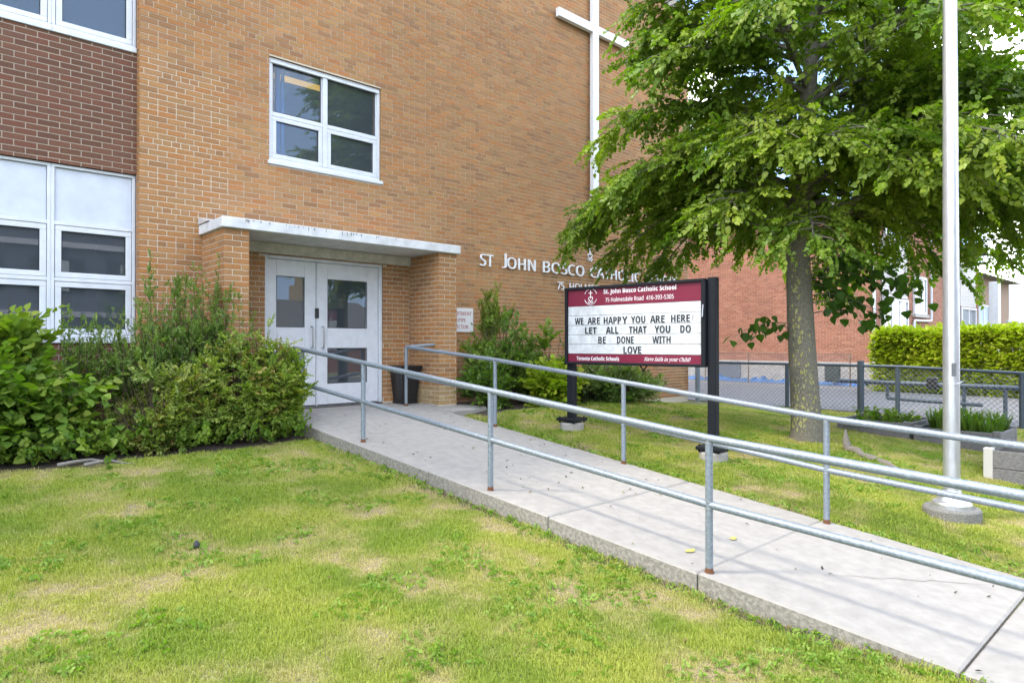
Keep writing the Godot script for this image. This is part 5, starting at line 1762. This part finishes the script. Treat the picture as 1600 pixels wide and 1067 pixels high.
func lawn() -> void:
	var gm := mat("grass_blade", Color(1, 1, 1), 0.5, {"vc": true, "back": Color(0.86, 0.95, 0.36), "spec": 0.4})
	var kinds := [tuft(1, 13, 0.030, 0.018, 0.0019), tuft(2, 12, 0.040, 0.019, 0.0016), tuft(3, 14, 0.021, 0.019, 0.0021)]
	var xs := [[], [], []]
	var cs := [[], [], []]
	var tries := 0
	while tries < 470000:
		tries += 1
		var p := Vector3(rr(-2.2, 14.3), 0, rr(0.9, 9.4))
		if p.x > ramp_left(p.z) - 0.015 and p.x < 5.875: continue
		if p.x > 10.85 and p.x < 11.95 and p.z > 4.8 and p.z < 7.05: continue
		if p.x > 9.0 and p.x < 10.2 and p.z > 7.13 and p.z < 8.5: continue
		var t := depth(p)
		if t < 2.2 or not in_frame(p + Vector3(0, 0.2, 0)): continue
		var keep := clampf(pow(5.0 / t, 1.3), 0.22, 1.0)
		if rng.randf() > keep: continue
		if rng.randf() < soil_amount(p.x, p.z) * 1.1: continue
		if Vector2(p.x - 9.13, p.z - 5.14).length() < 0.26 or Vector2(p.x - 6.87, p.z - 7.41).length() < 0.23: continue
		var dry := dryness(p.x, p.z)
		if rng.randf() < (dry - 0.42) * 1.25: continue
		p.y = ground_y(p.x, p.z)
		var edge := absf(p.x - ramp_left(p.z)) < 0.07 or absf(p.x - 5.87) < 0.08
		var k := rng.randi() % 3
		var sc := rr(0.7, 1.25) * lerpf(1.1, 0.72, dry) * (1.5 if edge else 1.0)
		var spread := lerpf(1.0, 1.9, clampf((t - 4.0) / 8.0, 0, 1))
		xs[k].append(Transform3D(Basis(Vector3.UP, rng.randf() * TAU).scaled(Vector3(sc * spread, sc, sc * spread)), p))
		var c := Color(.30, .395, .06).lerp(Color(.50, .52, .11), clampf(0.5 + nz.get_noise_2d(p.x * 70, p.z * 70) * 1.3 + rr(-.2, .2), 0, 1))
		c = c.lerp(Color(.66, .55, .28), clampf(dry * 1.05 - 0.12 + rr(-.15, .15), 0, 1))
		cs[k].append(c)
	for k in 3:
		var o := copies("grass", kinds[k], gm, xs[k], cs[k])
		tag(o, "", "", "", "stuff")
		o.set_meta("label", "mown patchy lawn grass on both sides of the ramp")
		o.set_meta("category", "grass")
	# clover and broad weeds among the grass
	var wd := spray(300, 0.05, 7, 0.022, OVATE, {"w": 2.0, "sag": 0.0, "p0": -0.2, "p1": 0.7, "stalk": 0.6, "r": 0.001})
	var wx := []
	var wc := []
	for k in 42000:
		var p := Vector3(rr(-1.5, 10.0), 0, rr(1.7, 9.0))
		if p.x > ramp_left(p.z) - 0.01 and p.x < 5.88: continue
		var m := nz.get_noise_2d(p.x * 95 - 200, p.z * 95 + 77)
		var edge := absf(p.x - ramp_left(p.z)) < 0.12 or absf(p.x - 5.87) < 0.12
		if (m < 0.16 or rng.randf() < 0.30) and not edge: continue
		if depth(p) < 2.2 or not in_frame(p): continue
		p.y = ground_y(p.x, p.z) + 0.006
		wx.append(grow(p, Vector3(rng.randfn(), 0.6, rng.randfn()), rr(-1, 1), rr(0.4, 0.95)))
		wc.append(Color(.20, .34, .05).lerp(Color(.34, .45, .085), rng.randf()))
	var w := copies("clover", wd, leaf_mat("shrub_leaf"), wx, wc)
	w.set_meta("label", "clover and small broad leaved weeds among the lawn grass")
	w.set_meta("category", "weeds")
